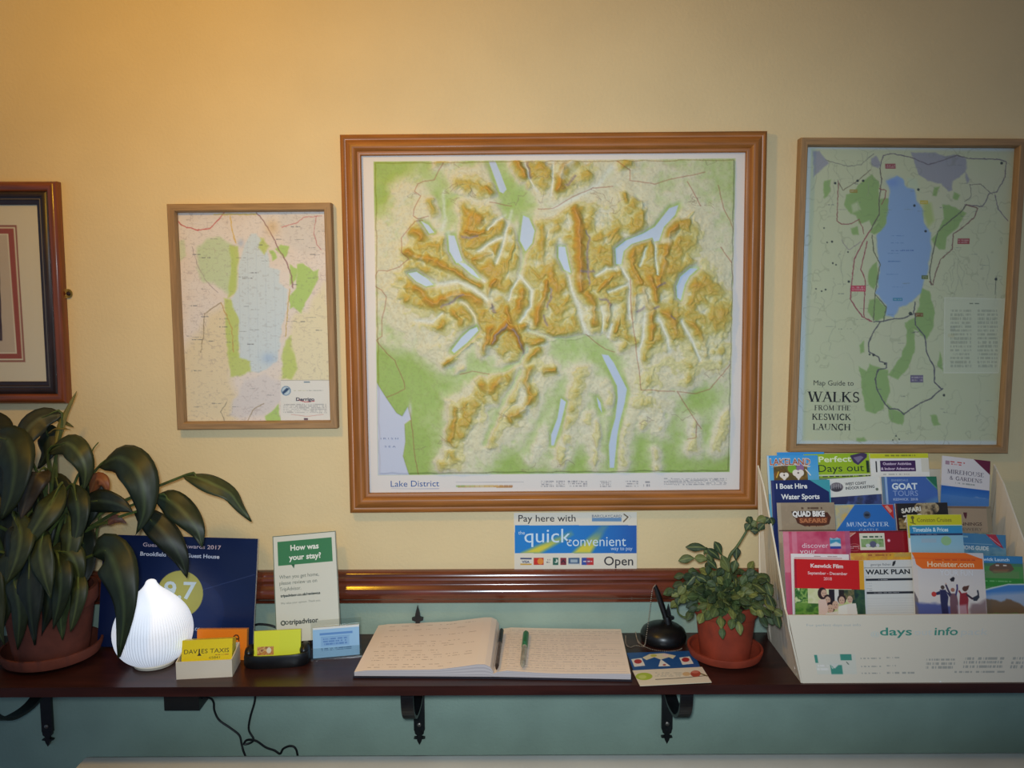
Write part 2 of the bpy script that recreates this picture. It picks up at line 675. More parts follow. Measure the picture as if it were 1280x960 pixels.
M_darkw = mat('dark_moulding', (44, 30, 26), 0.35, 0.5, noise=0.2, scale=20)
M_silver = mat('silver_line', (120, 112, 104), 0.4, 0.5, metal=0.6)
M_paper = print_mat('printed_paper', 0.55, 0.3)
M_gloss = print_mat('glossy_print', 0.3, 0.4)
M_relief = print_mat('printed_relief_plastic', 0.5, 0.3)
M_glass = glass_mat('picture_glass')
M_acrylic = glass_mat('clear_acrylic', (0.93, 0.94, 0.93), 1.6)
M_back = mat('backing_board', (120, 96, 66), 0.8, 0.2, noise=0.1, scale=30)
M_white = mat('white_card', (226, 214, 192), 0.6, 0.3, noise=0.02, scale=12)
M_brass = mat('brass', (190, 150, 70), 0.3, 0.5, metal=0.9, noise=0.1, scale=80)
M_black = mat('black_plastic', (18, 18, 19), 0.35, 0.5, noise=0.1, scale=80)
M_rad = mat('radiator_enamel', (236, 236, 226), 0.35, 0.4, noise=0.03, scale=8)
M_carpet = mat('carpet', (96, 60, 52), 0.95, 0.1, noise=0.2, scale=140, bump=0.5)
M_ceil = mat('white_ceiling', (235, 230, 218), 0.85, 0.2, noise=0.02, scale=10)
M_terra = mat('terracotta', (140, 56, 36), 0.6, 0.35, noise=0.12, scale=25, bump=0.12)
M_terra2 = mat('weathered_terracotta', (112, 60, 46), 0.75, 0.25, noise=0.2, scale=18, bump=0.2)
M_soil = mat('potting_soil', (52, 36, 26), 0.95, 0.1, noise=0.4, scale=90, bump=0.8)

# ------------------------------------------------------------------ the room
Z_RAIL0, Z_RAIL1 = P(640, 754, -0.014).z, P(640, 713.5, -0.012).z
XW = 2.4
bm = NB()
zs = [0.0, Z_RAIL0 + 0.02, 2.68]
for k in range(2):
    box(bm, -XW, XW, 0.0, 0.12, zs[k], zs[k + 1], 1 - k)
tag(obj('wall_back', bm, [M_cream, M_teal], base=(0, 0, 0)), kind='structure')
bm = NB()
box(bm, -XW, XW, -3.6, 0.12, -0.05, 0.0)
tag(obj('floor', bm, M_carpet, base=(0, 0, 0)), kind='structure')
bm = NB()
box(bm, -XW, XW, -3.6, 0.12, 2.68, 2.74)
tag(obj('ceiling', bm, M_ceil, base=(0, 0, 2.68)), kind='structure')
bm = NB()
box(bm, -XW, XW, -0.016, 0.0, 0.0, 0.11)
tag(obj('baseboard_back', bm, M_mahog, base=(0, 0, 0), bevel=0.004), kind='structure')

# polished dado rail
H = Z_RAIL1 - Z_RAIL0
prof = [(0, 0), (.012, 0), (.015, .03), (.016, .10), (.020, .16), (.0265, .24), (.029, .34), (.0285, .44), (.025, .54), (.0205, .60),
        (.0195, .66), (.0205, .70), (.0225, .76), (.0215, .82), (.0175, .86), (.0165, .92), (.014, .97), (.010, 1.0), (0, 1.0)]
bm = NB()
prism(bm, [(-XW, -d, Z_RAIL0 + H * t) for d, t in prof], (2 * XW, 0, 0))
tag(obj('trim_1', bm, M_mahog, base=(0, 0, Z_RAIL0), smooth=True), kind='structure')

# radiator below the shelf
x0 = P(110, 943, -0.12).x
zt = P(640, 941.5, -0.12).z
r = thing('radiator', 'long cream panel radiator running along the wall below the wooden shelf', 'radiator', (0.35, -0.16, 0.0))
bm = NB()
pr = [(-.115, .14), (-.215, .14), (-.218, .15), (-.218, zt - .02), (-.213, zt - .006), (-.200, zt - .001), (-.13, zt), (-.12, zt - .003), (-.115, zt - .01)]
prism(bm, [(x0, y, z) for y, z in pr], (1.5 - x0, 0, 0))
obj('panel', bm, M_rad, r, smooth=True)
bm = NB()
for k in range(24):
    xx = x0 + .03 + k * (1.45 - x0) / 24
    box(bm, xx, xx + .004, -.222, -.216, .18, zt - .05)
obj('front_rib', bm, M_rad, r)
for xx in (x0 + .25, 1.2):
    bm = NB()
    box(bm, xx, xx + .04, -.118, -.002, .50, .56)
    obj('wall_bracket', bm, M_rad, r)
    bm = NB()
    box(bm, xx, xx + .04, -.19, -.14, 0.0, .145)
    obj('foot', bm, M_rad, r)

# ------------------------------------------------------------------ the shelf
DEP = 0.219
sh = thing('wall_shelf', 'long dark polished mahogany shelf on scrolled black iron brackets', 'shelf', (0, -DEP / 2, SHELF_Z - .017))
bm = NB()
box(bm, -1.5, 1.5, -DEP, -0.002, SHELF_Z - .0165, SHELF_Z)
obj('board', bm, M_shelf, sh, bevel=0.0025)


def bracket(px_top, px_bot):
    xc = (P(px_top, 770, -.006).x + P(px_bot, 925, -.006).x) / 2
    b = NB()
    zt_, zb = P(640, 780, -.006).z, P(640, 912, -.006).z
    box(b, xc - .0105, xc + .0105, -.008, -.001, zb, SHELF_Z - .017)
    o = obj('bracket', b, M_iron, sh)
    # curled strap that carries the board
    b = NB()
    path = spline([(xc, -.172, SHELF_Z - .0205), (xc, -.172, .902), (xc, -.160, .872), (xc, -.128, .848), (xc, -.09, .838), (xc, -.05, .837), (xc, -.009, .850)], 30)
    for i in range(len(path) - 1):
        p, q = path[i], path[i + 1]
        t = (q - p).normalized()
        n = Vector((0, -t.z, t.y)) * .0028
        hexa(b, [p + Vector((-.011, 0, 0)) - n, p + Vector((.011, 0, 0)) - n, q + Vector((.011, 0, 0)) - n, q + Vector((-.011, 0, 0)) - n,
                 p + Vector((-.011, 0, 0)) + n, p + Vector((.011, 0, 0)) + n, q + Vector((.011, 0, 0)) + n, q + Vector((-.011, 0, 0)) + n])
    obj('strap', b, M_iron, o)
    b = NB()
    box(b, xc - .011, xc + .011, -.205, -.001, SHELF_Z - .0205, SHELF_Z - .0168)
    obj('top_bar', b, M_iron, o)

    def finial(z0, s, ln):
        sh_ = [(-.0095, 0), (-.0085, .22), (-.0045, .34), (-.004, .46), (-.0105, .50), (-.011, .57), (-.005, .60), (-.0042, .72), (0, 1.0)]
        pts = sh_ + [(-x, z) for x, z in sh_[-2::-1]]
        b2 = NB()
        prism(b2, [(xc + x, -.0085, z0 + s * z * ln) for x, z in pts], (0, .007, 0))
        obj('finial', b2, M_iron, o)
    finial(SHELF_Z, 1, P(640, 756, -.006).z - SHELF_Z)
    finial(zb, -1, zb - P(640, 930, -.006).z)
    b = NB()
    lathe(b, 0, 0, [(.004, 0), (.004, .002), (.002, .003), (.0004, .0034)], 12)
    b.transform(Matrix.Translation((xc, -.008, zb + .012)) @ Matrix.Rotation(math.radians(90), 4, 'X'))
    obj('screw', b, M_silver, o)


for a, c in ((50, 61), (522, 524.5), (836, 833)):
    bracket(a, c)

# ------------------------------------------------------------------ the raised relief map
RT = [  # ridges of high ground: height, width, points
    (.55, 6, [(548, 206), (557, 204)]), (.60, 9, [(572, 232), (598, 234), (606, 243)]), (.72, 11, [(584, 263), (590, 270), (586, 281)]),
    (.8, 8, [(598, 272), (600, 280)]), (.86, 5, [(582, 290), (598, 293), (616, 287)]), (.6, 6, [(537, 254), (541, 268)]), (.8, 8, [(521, 289), (527, 297)]),
    (.82, 7, [(512, 316), (528, 324), (550, 331), (568, 339), (580, 345), (590, 353), (600, 360)]), (.55, 4, [(543, 305), (540, 315)]), (.55, 4, [(553, 303), (557, 318)]),
    (.75, 7, [(594, 327), (604, 324), (615, 320)]), (.8, 7, [(645, 205), (650, 214), (656, 222)]), (.6, 9, [(672, 210), (677, 222), (679, 234)]),
    (.88, 8, [(714, 203), (704, 212), (699, 224), (696, 240)]), (.55, 7, [(732, 212), (735, 222)]), (.75, 5, [(607, 237), (614, 245)]), (.6, 6, [(610, 270), (618, 285), (612, 292)]),
    (.62, 4, [(643, 283), (640, 303), (636, 322), (633, 342)]), (.68, 7, [(679, 286), (677, 300), (678, 318), (681, 330)]),
    (.95, 8, [(720, 266), (723, 284), (722, 304), (724, 322), (726, 345), (727, 362)]), (.62, 12, [(740, 272), (752, 278)]), (.66, 7, [(748, 298), (764, 293)]),
    (.6, 5, [(781, 246), (783, 252)]), (.58, 5, [(801, 254), (803, 266)]), (.62, 5, [(788, 277), (791, 284)]), (.7, 5, [(768, 292), (760, 302)]), (.8, 8, [(790, 313), (791, 326)]),
    (.84, 8, [(842, 284), (836, 295), (832, 312), (829, 330), (824, 350)]), (.62, 12, [(848, 300), (845, 318)]), (.5, 14, [(862, 285), (858, 310)]), (.6, 8, [(785, 205), (778, 209)]),
    (.55, 6, [(500, 351), (512, 355)]), (.62, 7, [(505, 370), (510, 376)]), (.84, 8, [(520, 361), (530, 372), (540, 380), (552, 376), (568, 370), (584, 369), (598, 374), (612, 379)]),
    (.7, 6, [(555, 401), (548, 410)]), (.7, 6, [(584, 396), (578, 401), (570, 390)]), (.85, 6, [(618, 352), (612, 366), (614, 382)]), (.86, 7, [(613, 408), (610, 422), (607, 436)]),
    (.7, 2.6, [(557, 455), (572, 443), (588, 430)]), (.84, 6, [(653, 362), (649, 378), (650, 388)]), (.84, 6, [(633, 386), (637, 402)]),
    (.86, 7, [(684, 352), (680, 372), (674, 386), (671, 403)]), (.7, 10, [(688, 330), (690, 350), (697, 362)]), (.6, 7, [(670, 340), (676, 350)]),
    (1.0, 5, [(616, 430), (622, 415), (632, 405), (640, 411), (648, 421), (653, 438)]), (.8, 5, [(652, 407), (658, 404)]), (.7, 6, [(672, 440), (655, 447), (640, 450)]),
    (.8, 7, [(727, 365), (738, 372), (741, 388), (741, 404)]), (.62, 6, [(712, 370), (706, 376)]), (.58, 6, [(708, 408), (696, 404)]), (.8, 4, [(757, 352), (764, 345), (750, 364)]),
    (.8, 5, [(762, 385), (761, 400)]), (.8, 5, [(788, 324), (796, 346), (800, 356)]), (.82, 6, [(811, 350), (818, 362), (820, 376)]), (.72, 4, [(827, 330), (828, 345), (824, 358)]),
    (.82, 6, [(803, 364), (809, 380), (812, 388)]), (.78, 6, [(794, 372), (795, 386), (790, 398)]), (.78, 5, [(774, 398), (770, 412)]), (.82, 6, [(814, 392), (816, 408), (814, 424)]),
    (.55, 6, [(812, 430), (806, 446)]), (.78, 8, [(830, 392), (840, 400), (846, 418)]), (.66, 8, [(868, 348), (864, 368), (858, 384)]), (.6, 14, [(890, 366), (880, 350)]),
    (.62, 16, [(888, 398), (902, 390)]), (.66, 8, [(857, 402), (868, 410), (876, 424), (880, 446)]), (.58, 10, [(893, 432), (898, 448)]), (.52, 8, [(862, 455), (858, 472)]),
    (.5, 5, [(784, 428), (776, 438)]), (.6, 4, [(556, 456), (568, 448)]), (.74, 9, [(628, 472), (614, 486), (603, 480)]), (.55, 12, [(596, 490), (606, 502)]),
    (.72, 7, [(569, 511), (567, 530), (563, 548), (567, 556)]), (.55, 10, [(588, 515), (580, 505)]), (.5, 10, [(555, 582), (572, 578), (566, 566)]), (.8, 7, [(662, 462), (655, 478), (664, 492), (656, 508), (636, 520)]),
    (.5, 10, [(622, 536), (612, 560)]), (.74, 6, [(681, 464), (690, 462)]), (.36, 5, [(578, 461), (566, 468)]), (.40, 10, [(673, 552), (664, 572)]),
    (.46, 11, [(727, 462), (720, 490), (713, 520), (706, 546), (700, 574)]), (.40, 13, [(760, 485), (765, 505)]), (.38, 8, [(736, 515), (734, 540)]), (.38, 8, [(749, 530), (748, 562), (744, 580)]),
    (.40, 9, [(784, 532), (778, 560), (775, 584)]), (.42, 20, [(806, 470), (812, 490), (802, 506)]), (.4, 10, [(826, 515), (824, 540)]), (.38, 8, [(806, 520), (804, 536)]),
    (.5, 8, [(864, 460), (858, 474)]), (.4, 11, [(868, 530), (864, 560)]), (.4, 10, [(907, 515), (902, 540), (895, 562)]), (.38, 7, [(817, 565), (820, 585)]), (.62, 5, [(833, 440), (838, 428)]),
]
VT = [  # valley floors: level, width, points
    (.16, 6, [(533, 350), (548, 357), (575, 353), (592, 362), (610, 374)]), (.16, 5, [(560, 292), (572, 320), (590, 340), (606, 352)]), (.14, 4, [(596, 410), (594, 394), (586, 382), (578, 378)]),
    (.1, 6, [(655, 310), (654, 330), (650, 345)]), (.2, 4, [(650, 345), (664, 362), (664, 382), (650, 402)]), (.2, 3, [(650, 345), (640, 362), (636, 376)]),
    (.12, 4, [(730, 420), (706, 424), (684, 422), (660, 412)]), (.16, 4, [(640, 264), (632, 290), (626, 318), (620, 330)]), (.2, 5, [(700, 300), (708, 336), (716, 362), (722, 385), (727, 402), (734, 418)]),
    (.16, 4, [(774, 330), (786, 350), (787, 375), (788, 398)]), (.22, 4, [(806, 392), (804, 420), (797, 448)]), (.22, 5, [(822, 398), (832, 420), (836, 440)]), (.2, 4, [(852, 402), (862, 424), (874, 450)]),
    (.08, 6, [(540, 478), (570, 472), (600, 464), (628, 462), (650, 452), (658, 436)]), (.08, 6, [(606, 556), (616, 530), (628, 502), (640, 482), (650, 462)]), (.1, 6, [(655, 560), (672, 530), (690, 505), (700, 490)]),
    (.1, 8, [(700, 540), (699, 505), (704, 478)]), (.08, 9, [(766, 585), (766, 540), (778, 500), (770, 460), (756, 440)]), (.12, 5, [(746, 497), (752, 520), (756, 560)]), (.14, 7, [(640, 262), (646, 290), (656, 310)]),
    (.18, 6, [(690, 262), (720, 248), (748, 232), (764, 212)]), (.14, 6, [(560, 235), (566, 262), (570, 288)]), (.16, 4, [(555, 240), (556, 275), (552, 290)]), (.16, 5, [(848, 372), (852, 350), (868, 334)]),
    (.2, 3, [(610, 288), (622, 276), (632, 268)]), (.2, 4, [(600, 315), (612, 306), (626, 298)]), (.24, 3, [(655, 203), (662, 224), (672, 240)]), (.2, 3, [(691, 203), (690, 228), (688, 246)]),
    (.22, 4, [(745, 345), (756, 336), (770, 336)]), (.24, 3, [(760, 366), (772, 360), (786, 354)]), (.22, 3, [(806, 310), (800, 332)]), (.22, 3, [(818, 302), (819, 330), (821, 344)]), (.24, 3, [(751, 385), (754, 402), (752, 414)]),
    (.22, 4, [(540, 402), (520, 400)]), (.26, 3, [(553, 392), (542, 402)]), (.2, 4, [(765, 405), (760, 420)]),
]
BASE = [(.05, 480, 215), (.05, 476, 245), (.05, 472, 450), (.04, 500, 465), (.05, 525, 480), (.04, 490, 500), (.06, 548, 500), (.05, 520, 560), (.05, 530, 588), (.06, 640, 588), (.06, 660, 572), (.06, 715, 580),
        (.05, 800, 590), (.05, 800, 560), (.07, 845, 575), (.08, 872, 500), (.06, 880, 540), (.08, 897, 588), (.08, 642, 250), (.07, 634, 232), (.08, 566, 258), (.1, 556, 242), (.07, 600, 468), (.07, 560, 484), (.1, 735, 512),
        (.13, 716, 440), (.12, 745, 445), (.2, 905, 208), (.2, 915, 235), (.12, 590, 470), (.1, 800, 535), (.1, 850, 545), (.1, 770, 470), (.12, 540, 206), (.08, 500, 205), (.14, 585, 204),
        (.32, 495, 240), (.3, 488, 290), (.3, 480, 330), (.3, 480, 370), (.3, 505, 405), (.26, 490, 422), (.32, 540, 430), (.36, 520, 400), (.3, 590, 215), (.28, 572, 210), (.26, 690, 262), (.28, 760, 235), (.28, 802, 225),
        (.26, 840, 235), (.26, 880, 260), (.24, 825, 255), (.26, 900, 300), (.3, 903, 340), (.28, 790, 470), (.28, 800, 492), (.28, 812, 516), (.26, 790, 520), (.28, 748, 545), (.28, 712, 530), (.28, 728, 500), (.26, 776, 565), (.26, 866, 545), (.28, 902, 545), (.28, 672, 560), (.3, 855, 480), (.28, 905, 470), (.24, 830, 515), (.28, 728, 470), (.28, 590, 560), (.26, 588, 586),
        (.34, 600, 520), (.32, 560, 500), (.3, 655, 530), (.3, 515, 230), (.3, 510, 260), (.3, 510, 300), (.32, 640, 540),
        (.46, 695, 340), (.46, 750, 300), (.46, 600, 385), (.44, 562, 365), (.48, 880, 405), (.42, 850, 300), (.42, 690, 300), (.44, 765, 370), (.46, 812, 355), (.44, 842, 405), (.44, 872, 372), (.4, 600, 280), (.44, 700, 225),
        (.42, 640, 400), (.36, 560, 400), (.4, 640, 480), (.34, 840, 460), (.36, 890, 440)]
LAKES = [[(611, 202), (619, 202), (625, 216), (633, 237), (629, 242), (625, 240), (618, 221)], [(654, 270), (661, 273), (668, 289), (665, 304), (657, 314), (650, 301), (652, 283)],
         [(527, 277), (536, 282), (543, 291), (537, 292)], [(561, 295), (568, 295), (572, 307), (578, 326), (571, 329), (562, 314)], [(571, 327), (581, 330), (591, 337), (599, 348), (590, 343), (576, 331)],
         [(511, 342), (521, 340), (533, 348), (542, 356), (533, 358), (521, 352)], [(596, 409), (598, 413), (584, 428), (568, 441), (565, 438), (577, 422), (588, 412)],
         [(698, 309), (706, 309), (710, 329), (713, 341), (705, 337), (698, 322)],
         [(847, 257), (843, 269), (829, 284), (823, 301), (817, 302), (815, 297), (789, 305), (779, 314), (776, 330), (770, 330), (769, 311), (782, 301), (804, 292), (818, 284), (836, 261)],
         [(862, 336), (871, 336), (861, 345), (855, 356), (850, 375), (846, 372), (845, 358), (850, 346)],
         [(752, 443), (760, 444), (767, 454), (773, 466), (783, 486), (780, 504), (774, 527), (771, 543), (767, 584), (762, 584), (761, 556), (764, 540), (769, 522), (772, 497), (771, 482), (762, 464), (755, 450)],
         [(701, 498), (707, 502), (701, 527), (692, 556), (689, 556), (689, 543), (697, 522)], [(746, 497), (750, 503), (752, 515), (748, 508)]]
SEA = [(471, 478), (483, 497), (496, 516), (503, 520), (510, 508), (514, 524), (506, 530), (507, 552), (504, 570), (512, 595), (472, 595)]
CREST = [[(616, 430), (619, 420), (625, 413), (632, 405)], [(640, 411), (648, 420), (651, 432), (654, 441)], [(731, 291), (734, 300), (733, 310), (734, 322), (733, 334), (735, 344), (737, 356)], [(726, 338), (734, 342), (741, 340)],
         [(580, 369), (570, 376), (560, 381), (552, 384)], [(577, 296), (588, 296), (598, 295)], [(658, 206), (660, 216), (665, 224)], [(718, 220), (712, 228), (705, 232)], [(750, 374), (758, 378), (763, 386)], [(838, 396), (842, 400)],
         [(680, 394), (683, 404)], [(616, 380), (619, 388)], [(806, 386), (798, 390)], [(822, 360), (830, 354)], [(822, 384), (816, 388)], [(689, 362), (690, 372), (684, 384)]]
ROADS = [[(543, 205), (556, 204), (548, 216), (543, 226), (532, 227), (523, 230), (519, 240), (526, 246), (518, 262), (517, 271), (523, 275), (535, 271)], [(528, 276), (519, 278), (503, 297), (503, 315), (512, 324), (500, 334), (485, 339), (474, 338), (469, 345), (469, 358), (479, 363), (484, 372), (478, 400), (478, 420), (471, 425), (483, 440), (494, 450), (498, 462), (505, 476), (507, 486), (494, 492), (482, 497)],
         [(770, 202), (778, 210), (787, 214), (787, 227), (800, 228), (818, 231), (834, 226), (858, 221), (880, 216)], [(858, 228), (868, 245), (874, 258)], [(897, 232), (903, 262), (910, 275), (915, 290)], [(766, 234), (740, 236), (715, 247), (690, 262), (672, 262)],
         [(912, 454), (906, 462), (896, 475), (885, 487), (870, 492), (845, 489), (854, 503), (862, 514), (870, 528), (876, 536)], [(870, 530), (868, 546), (858, 548)], [(512, 508), (514, 524), (518, 560), (523, 592)], [(640, 258), (625, 256), (612, 254)], [(787, 350), (788, 375), (790, 400), (794, 430), (797, 460), (800, 486), (842, 489)],
         [(732, 418), (745, 428), (756, 436), (768, 440)], [(900, 310), (914, 330), (918, 360)], [(575, 468), (590, 464), (612, 467)]]
# lettering, legends and the shape of the land
ink = quad_ink((444, 185), (940, 181), (934, 622), (452, 626), 660, 585, (224, 218, 212))
X, Y = ink.X, ink.Y
TLr, TRr, BRr, BLr = (467, 202), (919.5, 198), (912, 590), (472.5, 594)
AREA = [TLr, TRr, BRr, BLr]
wX = X + 5 * (fbm(X, Y, 26, 1) - .5) * 2 + 2.5 * (vnoise(X, Y, 6, 2) - .5)
wY = Y + 5 * (fbm(X, Y, 26, 4) - .5) * 2 + 2.5 * (vnoise(X, Y, 6, 3) - .5)
num = np.zeros(X.shape)
den = np.zeros(X.shape)
for e, bx, by in BASE:
    w_ = 1.0 / ((wX - bx) ** 2 + (wY - by) ** 2 + 60.0) ** 1.5
    num += e * w_
    den += w_
elev = num / den
relief_up = np.zeros(X.shape)
broad = np.ones(X.shape)
for hgt, wd, pts in RT:
    d = dline(wX, wY, pts)
    relief_up = np.maximum(relief_up, hgt * (.80 * np.exp(-(d / (wd * 1.5)) ** 2) + .24 * np.exp(-(d / (wd * .55)) ** 1.5)))
    broad = broad * (1 - .30 * min(1, hgt) * np.exp(-(d / 17.0) ** 2))
elev = elev + (1 - broad) * .30
elev = np.log(np.exp(9 * elev) + np.exp(9 * relief_up)) / 9 - .05
mass = np.zeros(X.shape)
for q in ([(500, 345), (512, 305), (520, 285), (545, 300), (565, 300), (572, 262), (600, 258), (640, 275), (690, 270), (715, 255), (770, 265), (790, 240), (812, 248), (812, 290), (848, 268), (868, 262), (868, 320), (900, 350), (908, 400), (905, 445), (872, 455), (845, 432), (800, 440), (752, 420), (700, 425), (660, 445), (650, 500), (620, 540), (612, 500), (560, 590), (552, 585), (560, 510), (600, 480), (636, 455), (600, 440), (570, 400), (500, 385)],
          [(640, 200), (660, 240), (720, 240), (745, 225), (745, 200)], [(565, 228), (612, 225), (625, 250), (600, 255), (570, 245)]):
    dd = dline(wX, wY, q + [q[0]])
    mass = np.maximum(mass, np.clip(np.where(inside(wX, wY, q), dd, -dd) / 14 + .35, 0, 1))
elev = np.maximum(elev, mass * (.53 + .20 * (fbm(wX, wY, 18, 2) - .5) * 2))
gull = 1 - np.abs(2 * fbm(wX, wY, 24, 5, 4) - 1)          # branching spurs and gullies
gull2 = 1 - np.abs(2 * fbm(wX, wY, 11, 2, 3) - 1)
hilly = np.clip((elev - .15) / .28, 0, 1)
elev = elev + ((gull - .74) * .34 + (gull2 - .74) * .16) * hilly
for lv, wd, pts in VT:
    d = dline(X + (wX - X) * .5, Y + (wY - Y) * .5, pts)
    k = .88 * np.exp(-(d / (wd * .9)) ** 2)
    elev = elev * (1 - k) + np.minimum(elev, lv + .06) * k
lake = np.zeros(X.shape)
for q in LAKES:
    d = dline(X, Y, q + [q[0]])
    d = np.where(inside(X, Y, q), d, -d)
    lake = np.maximum(lake, np.clip(d / 1.2 + .7, 0, 1))
    k = np.exp(-(np.maximum(-d, 0) / 4.0) ** 2)
    elev = elev * (1 - k) + np.minimum(elev, .12) * k
d = dline(X, Y, SEA + [SEA[0]])
sea = np.clip(np.where(inside(X, Y, SEA), d, -d) / 1.2 + .5, 0, 1)
elev = elev * (1 - sea)
# height tints, low to high
stops = [(0, (150, 178, 92)), (.09, (160, 186, 100)), (.17, (184, 198, 140)), (.25, (212, 209, 178)), (.34, (216, 209, 172)), (.36, (208, 202, 146)), (.43, (212, 206, 152)), (.52, (196, 186, 112)), (.62, (196, 172, 84)), (.78, (202, 160, 72)), (.98, (198, 148, 70)), (1.15, (196, 148, 92))]
tint = np.stack([np.interp(elev + .05 * (vnoise(X, Y, 5, 6) - .5), [s for s, _ in stops], [c[i] for _, c in stops]) for i in range(3)], -1)
d = dline(X, Y, AREA + [AREA[0]])
area = np.where(inside(X, Y, AREA), d, -d)
ain = np.clip(area / .9 + .5, 0, 1)
ink.put(ain, tint)
for lv, wd, pts in VT:
    if lv >= .16:
        ink.put(ain * .55 * np.exp(-(dline(.5 * X + .5 * wX, .5 * Y + .5 * wY, pts) / (wd * .6)) ** 2), (218, 226, 220))
ink.put(ain * np.clip((.70 - gull) * 2.2, 0, .75) * np.clip((elev - .2) / .15, 0, 1), (216, 216, 196))
for pts in CREST:
    dd = dline(wX, wY, pts)
    ink.put(ain * .75 * np.exp(-(dd / 1.5) ** 2), (148, 132, 138))
ink.put(ain * .09 * (vnoise(X, Y, 1.8, 1) > .66), (120, 104, 84))
for pts in ROADS:
    ink.put(ain * .5 * np.clip((.55 - dline(X + .5 * (wX - X) * .5, Y + .25 * (wY - Y), pts)) / .7 + .5, 0, 1), (150, 84, 66))
for k in range(26):
    rr = random.Random(k)
    ax, ay = rr.uniform(475, 905), rr.choice([rr.uniform(205, 260), rr.uniform(470, 585)])
    pts = [(ax, ay)]
    for _ in range(6):
        pts.append((pts[-1][0] + rr.uniform(-9, 9), pts[-1][1] + rr.uniform(-7, 7)))
    ink.put(ain * .3 * (dline(wX, wY, pts) < .45), (120, 96, 84))
ink.put(ain * lake * .92, (188, 202, 230))
ink.put(ain * sea, (196, 202, 220))
ink.put(np.exp(-((X - 513) / 2.2) ** 2 - ((Y - 512) / 9) ** 2) * .7, (206, 206, 214))
# legend strip below the land
ink.vgrad(606.5, 609.5, (205, 180, 140), (190, 150, 100), 572, 640)
for j, xa in enumerate(range(570, 642, 6)):
    ink.rect(xa, 606.4, xa + 5, 609, [(150, 180, 110), (190, 200, 140), (215, 205, 160), (216, 190, 130), (210, 165, 95), (190, 135, 70), (170, 120, 80)][min(j // 2 + (j > 8), 6)], .7)
ink.rect(570, 602.4, 655, 603, (150, 150, 160), .7)
for x0_, x1_, n_ in ((676, 692, 4), (695, 706, 4), (710, 734, 3), (750, 764, 4), (782, 798, 3), (804, 812, 2)):
    ink.scribble(x0_, 600.5, x1_, 609, (120, 120, 128), .6, 1.8, n_, n_)
ink.scribble(830, 597.5, 908, 606.5, (130, 130, 136), .55, 3.0, 5, 3)
ink.rect(489, 610.6, 549, 611.1, (90, 110, 170), .6)
pr_ = Printed()
edge = np.clip((area - .4 - 1.6 * vnoise(X, Y, 9, 5)) / 2.2, 0, 1)
edge = edge * edge * (3 - 2 * edge)
fn0 = PV(-.0065)
pr_.raster(ink, fn0, (np.clip(elev, 0, 1.15) * .0245 + .0016) * edge)
pr_.text('Lake District', 488.5, 608.5, 7.4, fn0, (52, 92, 158), w=60.5, ang=-.01)
pr_.text('I R I S H', 476, 549, 2.2, fn0, (120, 130, 160), w=22, lift=.0024)
pr_.text('S E A', 481, 559, 2.2, fn0, (120, 130, 160), w=14, lift=.0024)
fp, w_, h_, O_, ex_, ey_ = picture_plane((426, 168), (961.5, 163.5), (948, 637), (436, 641.5), -.018)
c_ = O_ + ex_ * w_ / 2 + ey_ * h_
t = thing('framed_map', 'large raised relief map in a honey pine frame, centre of the wall', 'framed map', (c_.x, 0, c_.z))
frm = [(0, .0005), (0, .016), (.002, .019), (.006, .0205), (.009, .0185), (.0105, .0185), (.014, .022), (.019, .0248), (.0235, .0245), (.0275, .022), (.0295, .018), (.0305, .0165), (.0345, .016), (.0365, .014), (.0365, .003)]
obj('frame', frame_mesh(fp, w_, h_, frm), [M_pineh, M_pinev], t, smooth=True)
pr_.build('map_sheet', M_relief, t, smooth=True)
bm = NB()
slab(bm, O_ + ex_ * .004 + ey_ * .004 + Vector((0, -.003, 0)), ex_ * (w_ - .008), ey_ * (h_ - .008), (0, .0022, 0))
obj('backing_board', bm, M_back, t)


def hang_glass(fp, w, h, inset, d, parent):
    b = NB()
    q = fp(np.array([inset, w - inset, w - inset, inset]), np.array([inset, inset, h - inset, h - inset]), d)
    prism(b, [Vector(p) for p in q], (0, .0012, 0))
    obj('glass', b, M_glass, parent)


THIN = [(0, .0005), (0, .019), (.0015, .0205), (.0115, .0205), (.013, .019), (.0145, .012), (.0145, .002)]

# ------------------------------------------------------------------ the small lake map
TL, TR, BR, BL = (208, 255), (414, 253.5), (421.5, 535.5), (222, 537.5)
ink = quad_ink((213, 260), (409, 259), (416, 531), (226, 532), 300, 400, (234, 222, 214))
X, Y = ink.X, ink.Y
ink.put(.5 * np.clip((fbm(X, Y, 30, 2) - .45) * 4, 0, 1), (232, 214, 200))
ink.poly([(225, 445), (262, 395), (285, 378), (292, 420), (290, 470), (300, 520), (290, 532), (226, 532)], (232, 214, 176), .85, 12, 5)
ink.poly([(368, 392), (385, 388), (408, 352), (416, 420), (416, 478), (362, 478), (352, 470), (360, 430)], (233, 222, 186), .9, 8, 5)
ink.poly([(350, 268), (400, 268), (405, 310), (380, 320), (352, 300)], (212, 204, 196), .5, 8, 5)
for q in ([(245, 310), (258, 300), (275, 296), (290, 305), (297, 330), (296, 358), (285, 368), (268, 352), (256, 352), (248, 336)],):
    ink.poly(q, (196, 214, 168), .8, 5, 4)
ink.poly([(222, 302), (230, 300), (232, 320), (224, 328)], (204, 216, 176), .7, 3, 2)
